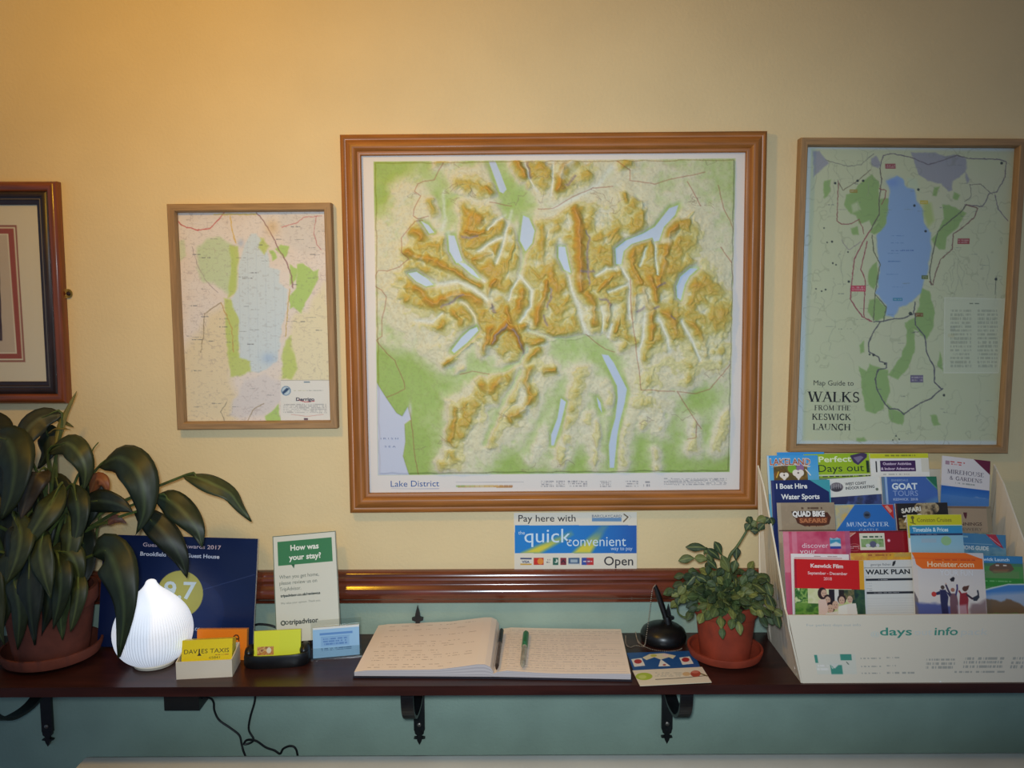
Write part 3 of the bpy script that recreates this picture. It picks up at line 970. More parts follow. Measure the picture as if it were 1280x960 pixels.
for q in ([(288, 306), (297, 310), (298, 340), (294, 366), (286, 372), (288, 340)], [(281, 372), (290, 374), (300, 398), (300, 424), (296, 448), (284, 440), (282, 410)], [(284, 440), (298, 440), (314, 452), (314, 464), (300, 470), (288, 470)],
          [(358, 428), (364, 420), (366, 440), (372, 460), (366, 474), (353, 474), (352, 450)], [(318, 296), (330, 298), (336, 306), (330, 318), (318, 314), (322, 306)]):
    ink.poly(q, (192, 208, 112), .85, 3, 3)
for q in ([(372, 330), (380, 329), (392, 340), (399, 336), (398, 348), (388, 368), (382, 378), (376, 392), (366, 384), (362, 386), (362, 370), (370, 360)], [(344, 312), (352, 306), (362, 308), (360, 316), (356, 324), (350, 318)],
          [(336, 312), (342, 314), (346, 322), (341, 326)], [(362, 330), (372, 336), (370, 350), (362, 356)], [(332, 520), (348, 505), (352, 531), (332, 531)]):
    ink.poly(q, (174, 208, 108), .85, 2, 2)
ink.poly([(306, 474), (330, 468), (352, 480), (350, 500), (330, 520), (300, 522), (288, 520), (292, 500)], (222, 214, 214), .9, 5, 4)
LK = [(308, 300), (314, 292), (320, 292), (326, 300), (322, 310), (330, 318), (334, 312), (338, 334), (350, 338), (348, 352), (360, 362), (358, 388), (352, 410), (350, 432), (346, 452), (338, 458), (324, 466), (314, 464), (312, 452), (300, 446), (298, 420), (300, 400), (291, 384), (289, 374), (297, 362), (299, 330)]
ink.poly(LK, (212, 222, 228), 1, 2.5, 2)
ink.put(.35 * (np.exp(-((X - 336) / 9) ** 2 - ((Y - 448) / 7) ** 2) + np.exp(-((X - 301) / 4) ** 2 - ((Y - 304) / 5) ** 2)), (120, 160, 220))
for q, c, w in (([(218, 272), (228, 282), (246, 288), (262, 286), (272, 276), (281, 265)], (200, 84, 84), 1.4), ([(320, 266), (326, 272), (338, 290), (348, 312), (358, 326), (364, 345), (366, 360)], (150, 110, 110), 1.6), ([(362, 362), (359, 392), (357, 420)], (200, 170, 90), 1.2),
                ([(268, 268), (290, 268), (320, 268)], (226, 196, 110), 2), ([(288, 270), (291, 290), (294, 304)], (226, 186, 100), 1.6), ([(352, 284), (368, 280), (380, 272), (402, 270)], (205, 120, 120), 1.1), ([(396, 270), (392, 290), (396, 306), (402, 312)], (195, 120, 120), 1.0),
                ([(276, 378), (262, 388), (256, 392), (254, 420), (251, 440)], (150, 130, 100), 1.1), ([(276, 378), (290, 410), (292, 440)], (200, 160, 90), 1.2), ([(284, 502), (276, 515), (283, 531)], (140, 130, 110), 1.0), ([(330, 504), (316, 512), (308, 530)], (160, 140, 110), 1.2), ([(240, 308), (246, 330), (258, 352), (272, 366)], (170, 150, 150), .8)):
    ink.line(q, w, c, .75, 1.2)
ink.rect(222, 0, 300, 0, (0, 0, 0))
ink.put(.45 * np.exp(-((X - 340) / 8) ** 2 - ((Y - 284) / 10) ** 2), (214, 170, 100))
net = np.abs(fbm(X, Y, 14, 3, 3) - .5)
ink.put(.2 * (net < .010) * ((X < 285) | (X > 362) | (Y > 470)), (150, 130, 130))
ink.put(.2 * (np.abs(fbm(X, Y, 9, 6, 2) - .5) < .010) * ((Y < 320) | ((X < 262) & (Y < 420))), (160, 140, 130))
ink.put(.12 * (vnoise(X, Y * 2.2, 3.2, 4) > .8), (120, 110, 110))
for k in range(46):
    rr = random.Random(k + 50)
    xa, ya = rr.uniform(226, 400), rr.uniform(275, 520)
    ink.scribble(xa, ya, xa + rr.uniform(6, 13), ya + 1.6, (90, 92, 100), .5, 1.6, 1, k % 7)
for k in range(7):
    ink.put(.10 * (np.abs(X - 300 - k * 11 - (Y - 400) * .02) < .4) * inside(X, Y, LK), (120, 140, 170))
ink.poly([(351, 475), (412, 475), (416, 531), (351, 531)], (232, 228, 222))
ink.rect(351, 475, 417, 475.7, (140, 130, 120), .6)
ink.disc(357.5, 488.5, 6, (104, 140, 176))
ink.disc(357.5, 488.5, 5, (196, 212, 222))
ink.poly([(353, 490), (358, 485), (362, 485.5), (359, 489), (354, 493)], (52, 76, 112), 1, 1)
ink.scribble(367, 487.4, 382, 489, (170, 170, 120), .6, 2, 1, 1)
ink.scribble(383, 487.4, 404, 489, (110, 116, 110), .7, 2, 1, 2)
ink.scribble(378, 476.6, 388, 478.4, (50, 90, 120), .7, 2, 1, 3)
ink.line([(373, 500), (382, 502.6), (393, 501.4)], 1.0, (200, 70, 70), .9)
ink.scribble(354, 504.5, 408, 516.5, (150, 148, 150), .55, 2, 6, 5)
ink.line([(364, 518), (384, 520.5), (404, 518)], .7, (210, 150, 140), .8)
ink.rect(380, 522.5, 385, 525, (80, 50, 70), .9)
pr_ = Printed()
fn0 = PV(-.006)
pr_.raster(ink, fn0)
pr_.text('Derrigo', 370, 501, 4.0, fn0, (70, 62, 84), w=23, bold=.03)
fp, w_, h_, O_, ex_, ey_ = picture_plane(TL, TR, BR, BL, -.019)
c_ = O_ + ex_ * w_ / 2 + ey_ * h_
t = thing('framed_map', 'small pale lake map in a thin oak frame, left of the large relief map', 'framed map', (c_.x, 0, c_.z))
obj('frame', frame_mesh(fp, w_, h_, THIN), [M_oakh, M_oakv], t)
pr_.build('map_sheet', M_paper, t)
hang_glass(fp, w_, h_, .010, .0085, t)
bm = NB()
slab(bm, O_ + ex_ * .003 + ey_ * .003 + Vector((0, -.004, 0)), ex_ * (w_ - .006), ey_ * (h_ - .006), (0, .003, 0))
obj('backing_board', bm, M_back, t)

# ------------------------------------------------------------------ the walks map on the right
TL, TR, BR, BL = (1000, 171.5), (1284, 174), (1260, 566.5), (988, 566)
ink = quad_ink((1004, 176), (1280, 178), (1256, 562), (993, 562), 400, 560, (206, 214, 214))
X, Y = ink.X, ink.Y
ink.poly([(1014, 186), (1268, 189), (1249, 551), (1003, 551)], (200, 204, 170), 1, 3)
ink.put(.4 * np.clip((fbm(X, Y, 50, 2) - .45) * 3, 0, 1), (204, 202, 176))
GR = (142, 174, 104)
for q in ([(1016, 189), (1024, 188), (1031, 198), (1036, 204), (1026, 212), (1017, 221)], [(1089, 199), (1096, 194), (1101, 206), (1098, 210), (1089, 206)],
          [(1139, 190), (1170, 191), (1182, 196), (1196, 194), (1208, 198), (1208, 212), (1200, 222), (1190, 226), (1191, 238), (1186, 240), (1176, 230), (1160, 226), (1148, 218), (1143, 204)], [(1206, 214), (1212, 224), (1208, 230)]):
    ink.poly(q, (156, 156, 168), .9, 2, 1.5)
for q in ([(1030, 226), (1039, 225), (1038, 240), (1032, 248), (1030, 240)], [(1072, 232), (1080, 226), (1090, 218), (1098, 226), (1099, 248), (1098, 276), (1090, 285), (1086, 276), (1074, 280), (1070, 268), (1062, 268), (1056, 256), (1058, 244), (1068, 240)],
          [(1099, 250), (1110, 248), (1110, 268), (1106, 286), (1094, 294), (1088, 290), (1098, 276)], [(1064, 286), (1072, 284), (1074, 294), (1066, 294)], [(1178, 256), (1186, 256), (1200, 262), (1208, 266), (1196, 284), (1184, 296), (1180, 312), (1174, 312), (1164, 300), (1172, 290), (1180, 274)],
          [(1086, 338), (1096, 326), (1099, 350), (1092, 362), (1084, 352)], [(1086, 376), (1096, 372), (1108, 384), (1106, 398), (1094, 402), (1084, 390)], [(1150, 358), (1162, 364), (1168, 386), (1166, 410), (1158, 424), (1146, 414), (1132, 404), (1144, 396), (1150, 378)],
          [(1132, 404), (1142, 410), (1144, 440), (1136, 460), (1122, 474), (1110, 468), (1122, 452), (1134, 430)], [(1074, 458), (1084, 464), (1086, 456), (1110, 462), (1112, 490), (1104, 512), (1094, 517), (1082, 514), (1078, 490)],
          [(1108, 504), (1118, 512), (1132, 516), (1128, 532), (1114, 528)], [(1070, 548), (1080, 546), (1084, 551), (1070, 552)], [(1162, 520), (1170, 518), (1176, 530), (1168, 532)], [(1167, 234), (1174, 232), (1170, 244), (1165, 244)], [(1192, 240), (1200, 244), (1196, 250), (1192, 248)],
          [(1174, 440), (1178, 448), (1178, 464), (1172, 456)], [(1074, 432), (1080, 426), (1080, 440), (1076, 442)]):
    ink.poly(q, GR, .85, 2, 2)
ink.poly([(1064, 256), (1072, 252), (1076, 262), (1066, 266)], (204, 208, 176), .7, 3)
LK = [(1109, 224), (1120, 219), (1128, 224), (1134, 234), (1142, 236), (1146, 252), (1154, 264), (1156, 280), (1164, 292), (1163, 320), (1160, 340), (1154, 352), (1150, 366), (1140, 378), (1124, 384), (1118, 396), (1108, 394), (1108, 382), (1094, 366), (1100, 340), (1099, 322), (1096, 296), (1108, 280), (1112, 250)]
ink.poly(LK, (146, 174, 212), 1, 2.6, 3)
ink.put(.4 * np.exp(-((X - 1116) / 8) ** 2 - ((Y - 228) / 6) ** 2), (110, 140, 220))
ink.poly([(1134, 222), (1146, 224), (1150, 240), (1142, 234), (1136, 232)], (190, 206, 180), .6, 4)
ink.poly([(1154, 252), (1164, 254), (1168, 276), (1160, 284), (1154, 268)], (168, 188, 106), .7, 5)
RED = (150, 96, 92)
for q, c, w in (([(1048, 226), (1047, 252), (1046, 276), (1052, 280), (1064, 280), (1074, 274)], RED, 1.2), ([(1048, 228), (1054, 238), (1072, 226), (1088, 212)], (120, 110, 90), 1), ([(1100, 210), (1104, 194), (1116, 192), (1140, 197), (1160, 206), (1180, 200), (1196, 194), (1210, 198), (1246, 199), (1258, 202), (1256, 222), (1246, 240), (1236, 242), (1232, 252), (1228, 258), (1206, 256)], (120, 112, 120), 1.3),
                ([(1032, 200), (1060, 208), (1076, 206), (1092, 192)], (140, 140, 130), 1), ([(1100, 210), (1102, 224), (1099, 250), (1099, 268), (1088, 288)], (110, 100, 92), 1.4), ([(1099, 236), (1108, 238), (1106, 248), (1102, 256)], RED, 1.2),
                ([(1088, 288), (1080, 300), (1068, 324), (1064, 358), (1063, 374), (1068, 382), (1078, 396), (1090, 402)], (156, 84, 92), 1.5), ([(1084, 302), (1076, 336), (1082, 352), (1080, 380), (1080, 396)], (156, 84, 92), 1.4), ([(1080, 292), (1078, 284), (1074, 276)], RED, 1),
                ([(1090, 294), (1092, 314), (1100, 330), (1094, 366), (1092, 400)], (110, 110, 90), 1.3), ([(1094, 368), (1108, 384), (1104, 402)], (100, 110, 90), 1.2), ([(1092, 402), (1102, 402), (1118, 398), (1130, 398), (1142, 392), (1144, 378)], (96, 96, 104), 1.5),
                ([(1100, 403), (1092, 414), (1086, 428), (1086, 440), (1098, 446), (1100, 452), (1108, 454), (1108, 460), (1098, 462), (1094, 474), (1096, 486), (1104, 502), (1112, 511), (1122, 511), (1130, 518), (1138, 512), (1150, 504), (1164, 498), (1172, 490), (1178, 486)], (96, 94, 100), 1.6),
                ([(1144, 392), (1144, 406), (1156, 420), (1158, 440), (1168, 460), (1168, 478), (1176, 486)], (96, 92, 104), 1.6), ([(1208, 256), (1200, 266), (1180, 282), (1172, 290), (1166, 316), (1162, 340), (1164, 356)], (104, 104, 92), 1.4), ([(1208, 256), (1222, 260), (1218, 272), (1204, 284), (1192, 292), (1190, 312), (1176, 324), (1170, 340), (1166, 356), (1162, 352)], (132, 100, 92), 1.4),
                ([(1244, 244), (1248, 262), (1260, 276)], (128, 118, 128), 1.1), ([(1212, 231), (1226, 230), (1240, 243)], (130, 126, 118), 1), ([(1213, 232), (1214, 246), (1206, 252)], (130, 126, 118), .8), ([(1052, 300), (1060, 312), (1062, 312), (1076, 302)], (160, 150, 150), .9), ([(1150, 414), (1140, 416)], (110, 110, 110), .8)):
    ink.line(q, w, c, .9, .8)
for k in range(30):
    rr = random.Random(k + 900)
    ax, ay = rr.choice([(rr.uniform(1012, 1060), rr.uniform(290, 440)), (rr.uniform(1090, 1240), rr.uniform(500, 545)), (rr.uniform(1180, 1250), rr.uniform(300, 370)), (rr.uniform(1015, 1090), rr.uniform(190, 225))])
    pts = [(ax, ay)]
    for _ in range(7):
        pts.append((pts[-1][0] + rr.uniform(-4, 4), pts[-1][1] + rr.uniform(-2, 11)))
    ink.line(pts, .7, (160, 164, 140), .6, 1.0)
for k in range(44):
    rr = random.Random(k + 77)
    xa, ya = rr.uniform(1014, 1240), rr.uniform(195, 545)
    if not (1003 < xa < 1088 and ya > 460):
        ink.scribble(xa, ya, xa + rr.uniform(5, 12), ya + 1.3, (120, 126, 120), .55, 1.6, 1, k % 7)
for x, y, r_ in ((1030, 285, 1), (1020, 361, 1), (1060, 315, 1), (1061, 352, 1.6), (1044, 229, 1.6), (1072, 226, 1.6), (1079, 226, 1.6), (1040, 302, 1.4), (1034, 303, 1), (1148, 237, 1.6), (1143, 257, 1.6), (1157, 289, 1.6), (1252, 204, 1.8), (1180, 494, 1.6), (1138, 392, 2.2), (1245, 349, 1.8), (1120, 545, 1.0), (1124, 549, .9), (1116, 550, .9), (1027, 364, 1), (1032, 362, 1.2), (1041, 329, 1.2), (1045, 331, 1), (1087, 443, 1.2), (1092, 444, 1.5), (1106, 455, 1.2)):
    ink.disc(x, y, r_, (50, 56, 56), a=.85)
ink.line([(1245, 345), (1244, 368)], .6, (90, 94, 90), .8)
for x0_, y0_, x1_, y1_, c in ((1064, 357, 1082, 364.5, (196, 66, 88)), (1106.5, 204.5, 1119.5, 211, (150, 74, 80)), (1197, 298, 1212, 305, (158, 70, 72)), (1138, 469, 1154, 478, (104, 92, 128)), (1152, 344, 1160, 349, (92, 110, 52)), (1144, 391, 1154, 396, (130, 92, 52)), (1150, 250.5, 1160, 255, (196, 178, 64)), (1062, 237, 1072, 241, (158, 140, 62)), (1185, 417.5, 1193, 421.5, (176, 146, 60)), (1116, 372.5, 1128, 376, (60, 136, 168)), (1188, 408, 1194, 413, (110, 112, 112))):
    ink.rect(x0_, y0_, x1_, y1_, c, .9)
    ink.scribble(x0_ + 1, y0_ + 1, x1_ - 1, y1_ - 1, (225, 215, 210), .5, 1.4, 2, 1)
ink.put(.16 * (np.abs(fbm(X, Y, 22, 3, 3) - .5) < .011) * (1 - inside(X, Y, LK)), (110, 116, 90))
ink.poly([(1181, 372), (1256, 374), (1248, 466), (1180, 466)], (208, 212, 186), .8, 2)
ink.line([(1181, 372), (1256, 374), (1248, 466), (1180, 466), (1181, 372)], .9, (222, 224, 206), .9)
ink.scribble(1212, 378, 1224, 381, (100, 110, 90), .7, 1.6, 1, 2)
ink.scribble(1188, 386, 1214, 460, (112, 118, 104), .3, 2.2, 15, 4)
ink.scribble(1222, 386, 1247, 460, (112, 118, 104), .3, 2.2, 15, 6)
for y in (294, 303, 316, 326, 342, 358):
    ink.scribble(1108 + (y % 9), y, 1124 + (y % 9), y + 1.5, (70, 110, 170), .6, 1.6, 1, y % 7)
ink.scribble(1114, 312.3, 1142, 314, (64, 100, 168), .8, 1.6, 1, 2)
pr_ = Printed()
fn0 = PV(-.006)
pr_.raster(ink, fn0)
DK = (44, 42, 40)
pr_.text('Map Guide to', 1017, 481.5, 6.2, fn0, (64, 62, 58), w=50, ang=.012)
pr_.text('WALKS', 1009, 502, 12.6, fn0, DK, w=65, ang=.012, serif=True)
pr_.text('FROM THE', 1018, 512.6, 6.2, fn0, (60, 58, 54), w=45, ang=.012, serif=True)
pr_.text('KESWICK', 1015, 524.6, 7.6, fn0, DK, w=49, ang=.012, serif=True)
pr_.text('LAUNCH', 1016, 537.2, 7.6, fn0, DK, w=47, ang=.012, serif=True)
fp, w_, h_, O_, ex_, ey_ = picture_plane(TL, TR, BR, BL, -.019)
c_ = O_ + ex_ * w_ / 2 + ey_ * h_
t = thing('framed_map', 'framed walks map lettered WALKS, with a blue lake, above the leaflet rack', 'framed map', (c_.x, 0, c_.z))
obj('frame', frame_mesh(fp, w_, h_, THIN), [M_oakh, M_oakv], t)
pr_.build('map_sheet', M_paper, t)
hang_glass(fp, w_, h_, .010, .0085, t)
bm = NB()
slab(bm, O_ + ex_ * .003 + ey_ * .003 + Vector((0, -.004, 0)), ex_ * (w_ - .006), ey_ * (h_ - .006), (0, .003, 0))
obj('backing_board', bm, M_back, t)

# ------------------------------------------------------------------ the picture cut by the left edge of the view
TL, TR, BR, BL = (-255, 226), (69.5, 227.5), (85.5, 503.5), (-240, 506)
fp, w_, h_, O_, ex_, ey_ = picture_plane(TL, TR, BR, BL, -.016)
c_ = O_ + ex_ * w_ / 2 + ey_ * h_
t = thing('framed_picture', 'picture in a wide brown and black frame with cream mount, cut off at far left', 'picture', (c_.x, 0, c_.z))
frm = [(0, .0005), (0, .014), (.002, .018), (.007, .021), (.013, .0205), (.017, .017), (.018, .0155), (.022, .019), (.027, .0195), (.030, .0165), (.0312, .016), (.0325, .0165), (.036, .013), (.0395, .0115), (.041, .010), (.041, .003)]
obj('frame', frame_mesh(fp, w_, h_, frm, [0, 0, 0, 0, 0, 0, 2, 2, 2, 2, 4, 2, 2, 2, 2]), [M_redwh, M_redwv, M_darkw, M_darkw, M_silver, M_silver], t, smooth=True)
ink = quad_ink((-225, 250), (46, 250), (62, 485), (-212, 486), 300, 260, (218, 208, 184))
X, Y = ink.X, ink.Y
for px, c in ((0, (150, 96, 80)), (2.2, (218, 208, 184)), (4, (156, 78, 60)), (10.5, (222, 212, 190)), (12, (196, 180, 160))):
    ink.poly([(-192 + px, 281.5 + px), (20.8 - px, 281.5 + px), (31.5 - px, 452.5 - px), (-182 + px, 453 - px)], c)
ink.poly([(-172, 300), (-2, 300), (3, 426), (-164, 428)], (70, 50, 56))
ink.mottle(inside(X, Y, [(-168, 304), (-5, 304), (0, 380), (-162, 380)]), [(150, 160, 170), (190, 186, 176), (120, 130, 140)], 40, 3)
ink.mottle(inside(X, Y, [(-168, 375), (-5, 365), (1, 423), (-160, 424)]), [(70, 66, 48), (96, 80, 58), (60, 48, 54)], 18, 5)
pr_ = Printed()
pr_.raster(ink, PV(-.006))
pr_.build('mounted_print', M_paper, t)
hang_glass(fp, w_, h_, .034, .0085, t)
bm = NB()
slab(bm, O_ + ex_ * .003 + ey_ * .003 + Vector((0, -.004, 0)), ex_ * (w_ - .006), ey_ * (h_ - .006), (0, .003, 0))
obj('backing_board', bm, M_back, t)
p = P(79, 367, -.002)
bm = NB()
n = 10
pts = [p + Vector((0, 0, .0085)), p + Vector((0, 0, -.0085))] + [p + Vector((.0095 + .008 * math.cos(a), 0, .0085 * math.sin(a))) for a in np.linspace(-1.4, 1.4, n)]
prism(bm, pts, (0, -.0015, 0))
obj('mirror_plate', bm, M_brass, t)
bm = NB()
lathe(bm, 0, 0, [(.004, 0), (.004, .0015), (.0025, .0028), (.0004, .003)], 12)
bm.transform(Matrix.Translation(p + Vector((.011, -.0014, 0))) @ Matrix.Rotation(math.radians(90), 4, 'X'))
obj('screw', bm, M_darkw, t)

# ------------------------------------------------------------------ the card payment notice
a, b, c, d = (642.3, 641), (796, 640), (796, 711), (643, 712.5)
ink = quad_ink(a, b, c, d, 320, 160, (226, 218, 200))
X, Y = ink.X, ink.Y
BL1, BL2 = (36, 128, 204), (40, 96, 176)
tt = np.clip((X - 644) / 150, 0, 1)[..., None]
inb = ink.box_mask(643.5, 656.6, 795.6, 691.6)
ink.C = np.where(inb[..., None], np.array(BL1) * (1 - tt ** 3) + np.array(BL2) * tt ** 3, ink.C)
for q, sft in (([(652, 691.6), (674, 691.6), (716, 668), (714, 664)], 5), ([(716, 691.6), (738, 691.6), (760, 657), (752, 657)], 5)):
    dd = dline(X, Y, q + [q[0]])
    dd = np.where(inside(X, Y, q), dd, -dd)
    mk = np.clip(dd / sft + .55, 0, 1) * inb
    fade = np.clip((Y - 658) / 26, .25, 1)
    ink.put(mk * fade, (214, 204, 72))
ink.rect(740, 647.2, 777, 651.8, (96, 138, 182), .9)
ink.line([(780, 642.8), (785, 646.4), (779.5, 652)], 1.5, (104, 88, 66))
ink.line([(786, 643.6), (789, 646.4), (786, 650)], .7, (190, 186, 172), .8)
y0 = 697.2
ink.rect(650.5, y0, 664.5, y0 + 9, (222, 218, 206)); ink.rect(650.5, y0, 664.5, y0 + 2, (60, 70, 110)); ink.rect(650.5, y0 + 7.2, 664.5, y0 + 9, (206, 160, 60))
ink.rect(667, y0, 679.5, y0 + 9, (196, 62, 44)); ink.disc(671.5, y0 + 4.5, 3.8, (206, 52, 40)); ink.disc(675.5, y0 + 4.5, 3.8, (228, 150, 60), a=.9)
ink.scribble(683, y0 + 1, 688, y0 + 7, (110, 106, 110), .7, 1.2, 2, 1)
ink.rect(691, y0, 698, y0 + 9, (46, 100, 84)); ink.disc(695, y0 + 4, 2.4, (206, 214, 200)); ink.rect(692, y0 + 1, 695, y0 + 5, (46, 100, 84))
ink.rect(700.5, y0, 708, y0 + 9, (134, 52, 64)); ink.line([(702, y0 + 6), (704, y0 + 3), (706.5, y0 + 6.5)], 1.4, (64, 40, 56))
ink.rect(710.5, y0, 724.5, y0 + 9, (74, 100, 132)); ink.rect(713, y0 + 2, 722, y0 + 6, (160, 178, 190)); ink.rect(710.5, y0 + 7.4, 724.5, y0 + 9, (206, 206, 200))
ink.rect(727, y0, 742, y0 + 9, (196, 52, 50)); ink.rect(727, y0, 733.5, y0 + 9, (52, 84, 166)); ink.disc(734.5, y0 + 4.5, 3.4, (120, 70, 120), a=.8); ink.scribble(729, y0 + 3.4, 740, y0 + 5.6, (225, 215, 220), .9, 1.6, 1, 2)
pr_ = Printed()
fn0 = PV(-.0022)
pr_.raster(ink, fn0)
TX = (66, 62, 64)
pr_.text('Pay here with', 648, 652, 8.2, fn0, TX, w=71.5, bold=.006, ang=-.004)
pr_.text('BARCLAYCARD', 740, 646.6, 3.0, fn0, (70, 86, 120), w=37)
pr_.text('the', 648, 668, 4.4, fn0, (206, 226, 240), w=8)
pr_.text('quick', 655.5, 678, 17.0, fn0, (206, 228, 244), w=58)
pr_.text('convenient', 708.5, 682.5, 12.0, fn0, (206, 226, 240), w=74)
pr_.text('way to pay', 763.5, 687.6, 4.4, fn0, (200, 220, 240), w=27)
pr_.text('Open', 755, 706.5, 10.8, fn0, TX, w=36.5, bold=.01)
pr_.text('VISA', 652.4, 703.6, 2.8, fn0, (60, 70, 110), w=9.5, bold=.03)
cs = [P(*q, -.0005) for q in (a, b, c, d)]
Q = [P(*q, -.0022) for q in (a, b, c, d)]
V = [list(v) for v in Q + cs]
pr_.add(V, [[4, 5, 1, 0], [5, 6, 2, 1], [6, 7, 3, 2], [7, 4, 0, 3], [7, 6, 5, 4]], (226, 218, 200))
bp = (cs[2] + cs[3]) / 2
o = pr_.build('payment_sign', M_paper, base=bp)
tag(o, 'white and blue card payment notice reading Pay here with, below the relief map', 'sign')


# ------------------------------------------------------------------ cards and papers held by planes
def plate(TL, TR, Yt, h, lean, roll=None):
    """Corner, unit axes and width of an upright sheet from its two top corners at depth Yt."""
    a, b = P(*TL, Yt), P(*TR, Yt)
    ex = (b - a).normalized()
    n = Vector((0, -math.cos(lean), math.sin(lean)))
    n = (n - ex * n.dot(ex)).normalized()
    ey = ex.cross(n)
    if ey.z > 0:
        ey = -ey
    return a, ex, ey, (b - a).length


def paper_block(pr, fn, W, H_, t, top=None, cut=(228, 224, 214), y0=0.0, back=(214, 208, 196)):
    """Edges and back of a stack of paper of thickness t behind the printed face."""
    q = [(0, 0), (W, 0), (W, H_), (0, H_)]
    f = fn(np.array([p[0] for p in q], float), np.array([p[1] for p in q], float), 0.0)
    bk = fn(np.array([p[0] for p in q], float), np.array([p[1] for p in q], float), -t)
    pr.add(np.concatenate([f, bk]), [[1, 0, 4, 5], [2, 1, 5, 6], [3, 2, 6, 7], [0, 3, 7, 4]], cut)
    pr.add(bk, [[0, 1, 2, 3]], back)


def printed_card(TL, TR, Yt, H_, lean, t, draw, cell=.7, hv=None, base_col=(235, 232, 225), m=None, low_col=None):
    """One printed leaflet or card; draw(ink, text, W) works in millimetres from the top left corner."""
    a, ex, ey, W = plate(TL, TR, Yt, H_, lean)
    Wm = W * 1000
    hv = min(hv or H_, H_)
    fn = plane_fn(a, ex * .001, ey * .001)
    fn2 = lambda x, y, l: fn(x, y, np.asarray(l) )
    ink = Ink(0, 0, Wm, hv, max(int(Wm / cell), 8), max(int(hv / cell), 8), base_col)
    pr = Printed()
    texts = []
    draw(ink, lambda *p, **k: texts.append((p, k)), Wm)
    pr.raster(ink, fn)
    if hv < H_:
        q = fn(np.array([0, Wm, Wm, 0.]), np.array([hv, hv, H_, H_]), 0.0)
        pr.add(q, [[0, 3, 2, 1]], low_col or ink.C[-1].mean(0))
    for p, k in texts:
        s, x, y, h, col = p
        pr.text(s, x, y, h, fn, col, **k)
    paper_block(pr, fn, Wm, H_, t * .001)
    bot = a + ex * W / 2 + ey * H_ * .001
    return pr, bot


WHT = (240, 240, 236)
BLK = (38, 38, 42)

# ------------------------------------------------------------------ leaflet rack
YF, YB = -.2145, -.033
XL = P(1003.5, 853, YF).x
XR = XL + .385
zf = P(1000, 769, YF).z
zb_ = P(953, 588, -.05).z
rk = thing('leaflet_rack', 'white cardboard leaflet rack with green lettering at the right end of the shelf', 'leaflet rack', ((XL + XR) / 2, -.12, SHELF_Z))
T = .003


def side_x(y, z):
    """Inner face of the left side panel, which flares outwards near its foot."""
    f = min(1, max(0, (y - YF) / (YB - YF)))
    lo = min(1, max(0, (z - SHELF_Z) / .110))
    hi = min(1, max(0, (z - SHELF_Z - .110) / .22))
    return XL + (-.0275 * lo) * (1 - f) + (.003 - .020 * lo - .0085 * hi) * f


bm = NB()
box(bm, XL, XR, YB - .10, YB - .002, SHELF_Z + .0005, SHELF_Z + .003)
box(bm, XL + T, XR - T, YF + T, YB - .10, SHELF_Z + .0005, SHELF_Z + .003)
obj('base', bm, M_white, rk)
bm = NB()
box(bm, XL + .004, XR - .004, YB - T, YB, SHELF_Z + .001, P(1170, 586, YB).z)
obj('back_panel', bm, M_white, rk)
sp = [(YB, SHELF_Z + .0005), (YF, SHELF_Z + .0005), (YF, zf)]
for k in range(9):
    t_ = k / 8
    sp.append((YF + .012 + (-.066 - YF - .012) * t_, zf + .006 + (zb_ - .03 - zf) * t_))
for k in range(1, 7):
    a_ = k / 6 * math.pi / 2
    sp.append((-.066 + .033 * math.sin(a_) * 1.0, zb_ - .024 + .034 * (1 - math.cos(a_)) * .0 + .03 * math.sin(a_)))
sp = sp[:-1] + [(YB, zb_ + .006)]
for sgn in (1, -1):
    bm = NB()
    fine_ = []
    for a, b in zip(sp, sp[1:] + sp[:1]):
        n_ = max(1, int(math.hypot(b[0] - a[0], b[1] - a[1]) / .02))
        fine_ += [(a[0] + (b[0] - a[0]) * k / n_, a[1] + (b[1] - a[1]) * k / n_) for k in range(n_)]
    pos = lambda y, z, o: (side_x(y, z) + o, y, z) if sgn > 0 else (XL + XR - side_x(y, z) - o, y, z)
    ra = [bm.verts.new(pos(y, z, 0)) for y, z in fine_]
    rb = [bm.verts.new(pos(y, z, -T)) for y, z in fine_]
    for r_ in (ra, rb):
        f_ = bm.faces.new(r_)
    for k in range(len(ra)):
        k2 = (k + 1) % len(ra)
        bm.faces.new((ra[k], ra[k2], rb[k2], rb[k]))
    bmesh.ops.triangulate(bm, faces=[f for f in bm.faces if len(f.verts) > 4])
    obj('side_panel', bm, M_white, rk)
Wp, Hp = (XR - XL) * 1000, (zf - SHELF_Z) * 1000
ink = Ink(0, 0, Wp, Hp, 420, 110, (228, 216, 194))
GN = (74, 150, 130)
k_ = Wp / 346.0
x0 = 27
ink.rect(x0, 67, x0 + 65, 102, (214, 216, 202), .6)
ink.rect(x0, 68, x0 + 5, 82, GN); ink.rect(x0 + 41, 67, x0 + 59, 78, GN); ink.rect(x0 + 23, 86, x0 + 42, 102, GN)
ink.poly([(x0 + 23, 84), (x0 + 30, 92), (x0 + 36, 86), (x0 + 36, 84)], (218, 218, 206)); ink.line([(x0 + 24, 80), (x0 + 26, 92), (x0 + 31, 88)], 1.2, (214, 216, 202)); ink.line([(x0 + 50, 81), (x0 + 53, 85)], 1.4, (90, 110, 96))
ink.scribble(x0 + 1, 84, x0 + 20, 96, (238, 232, 222), .8, 3, 2, 1)
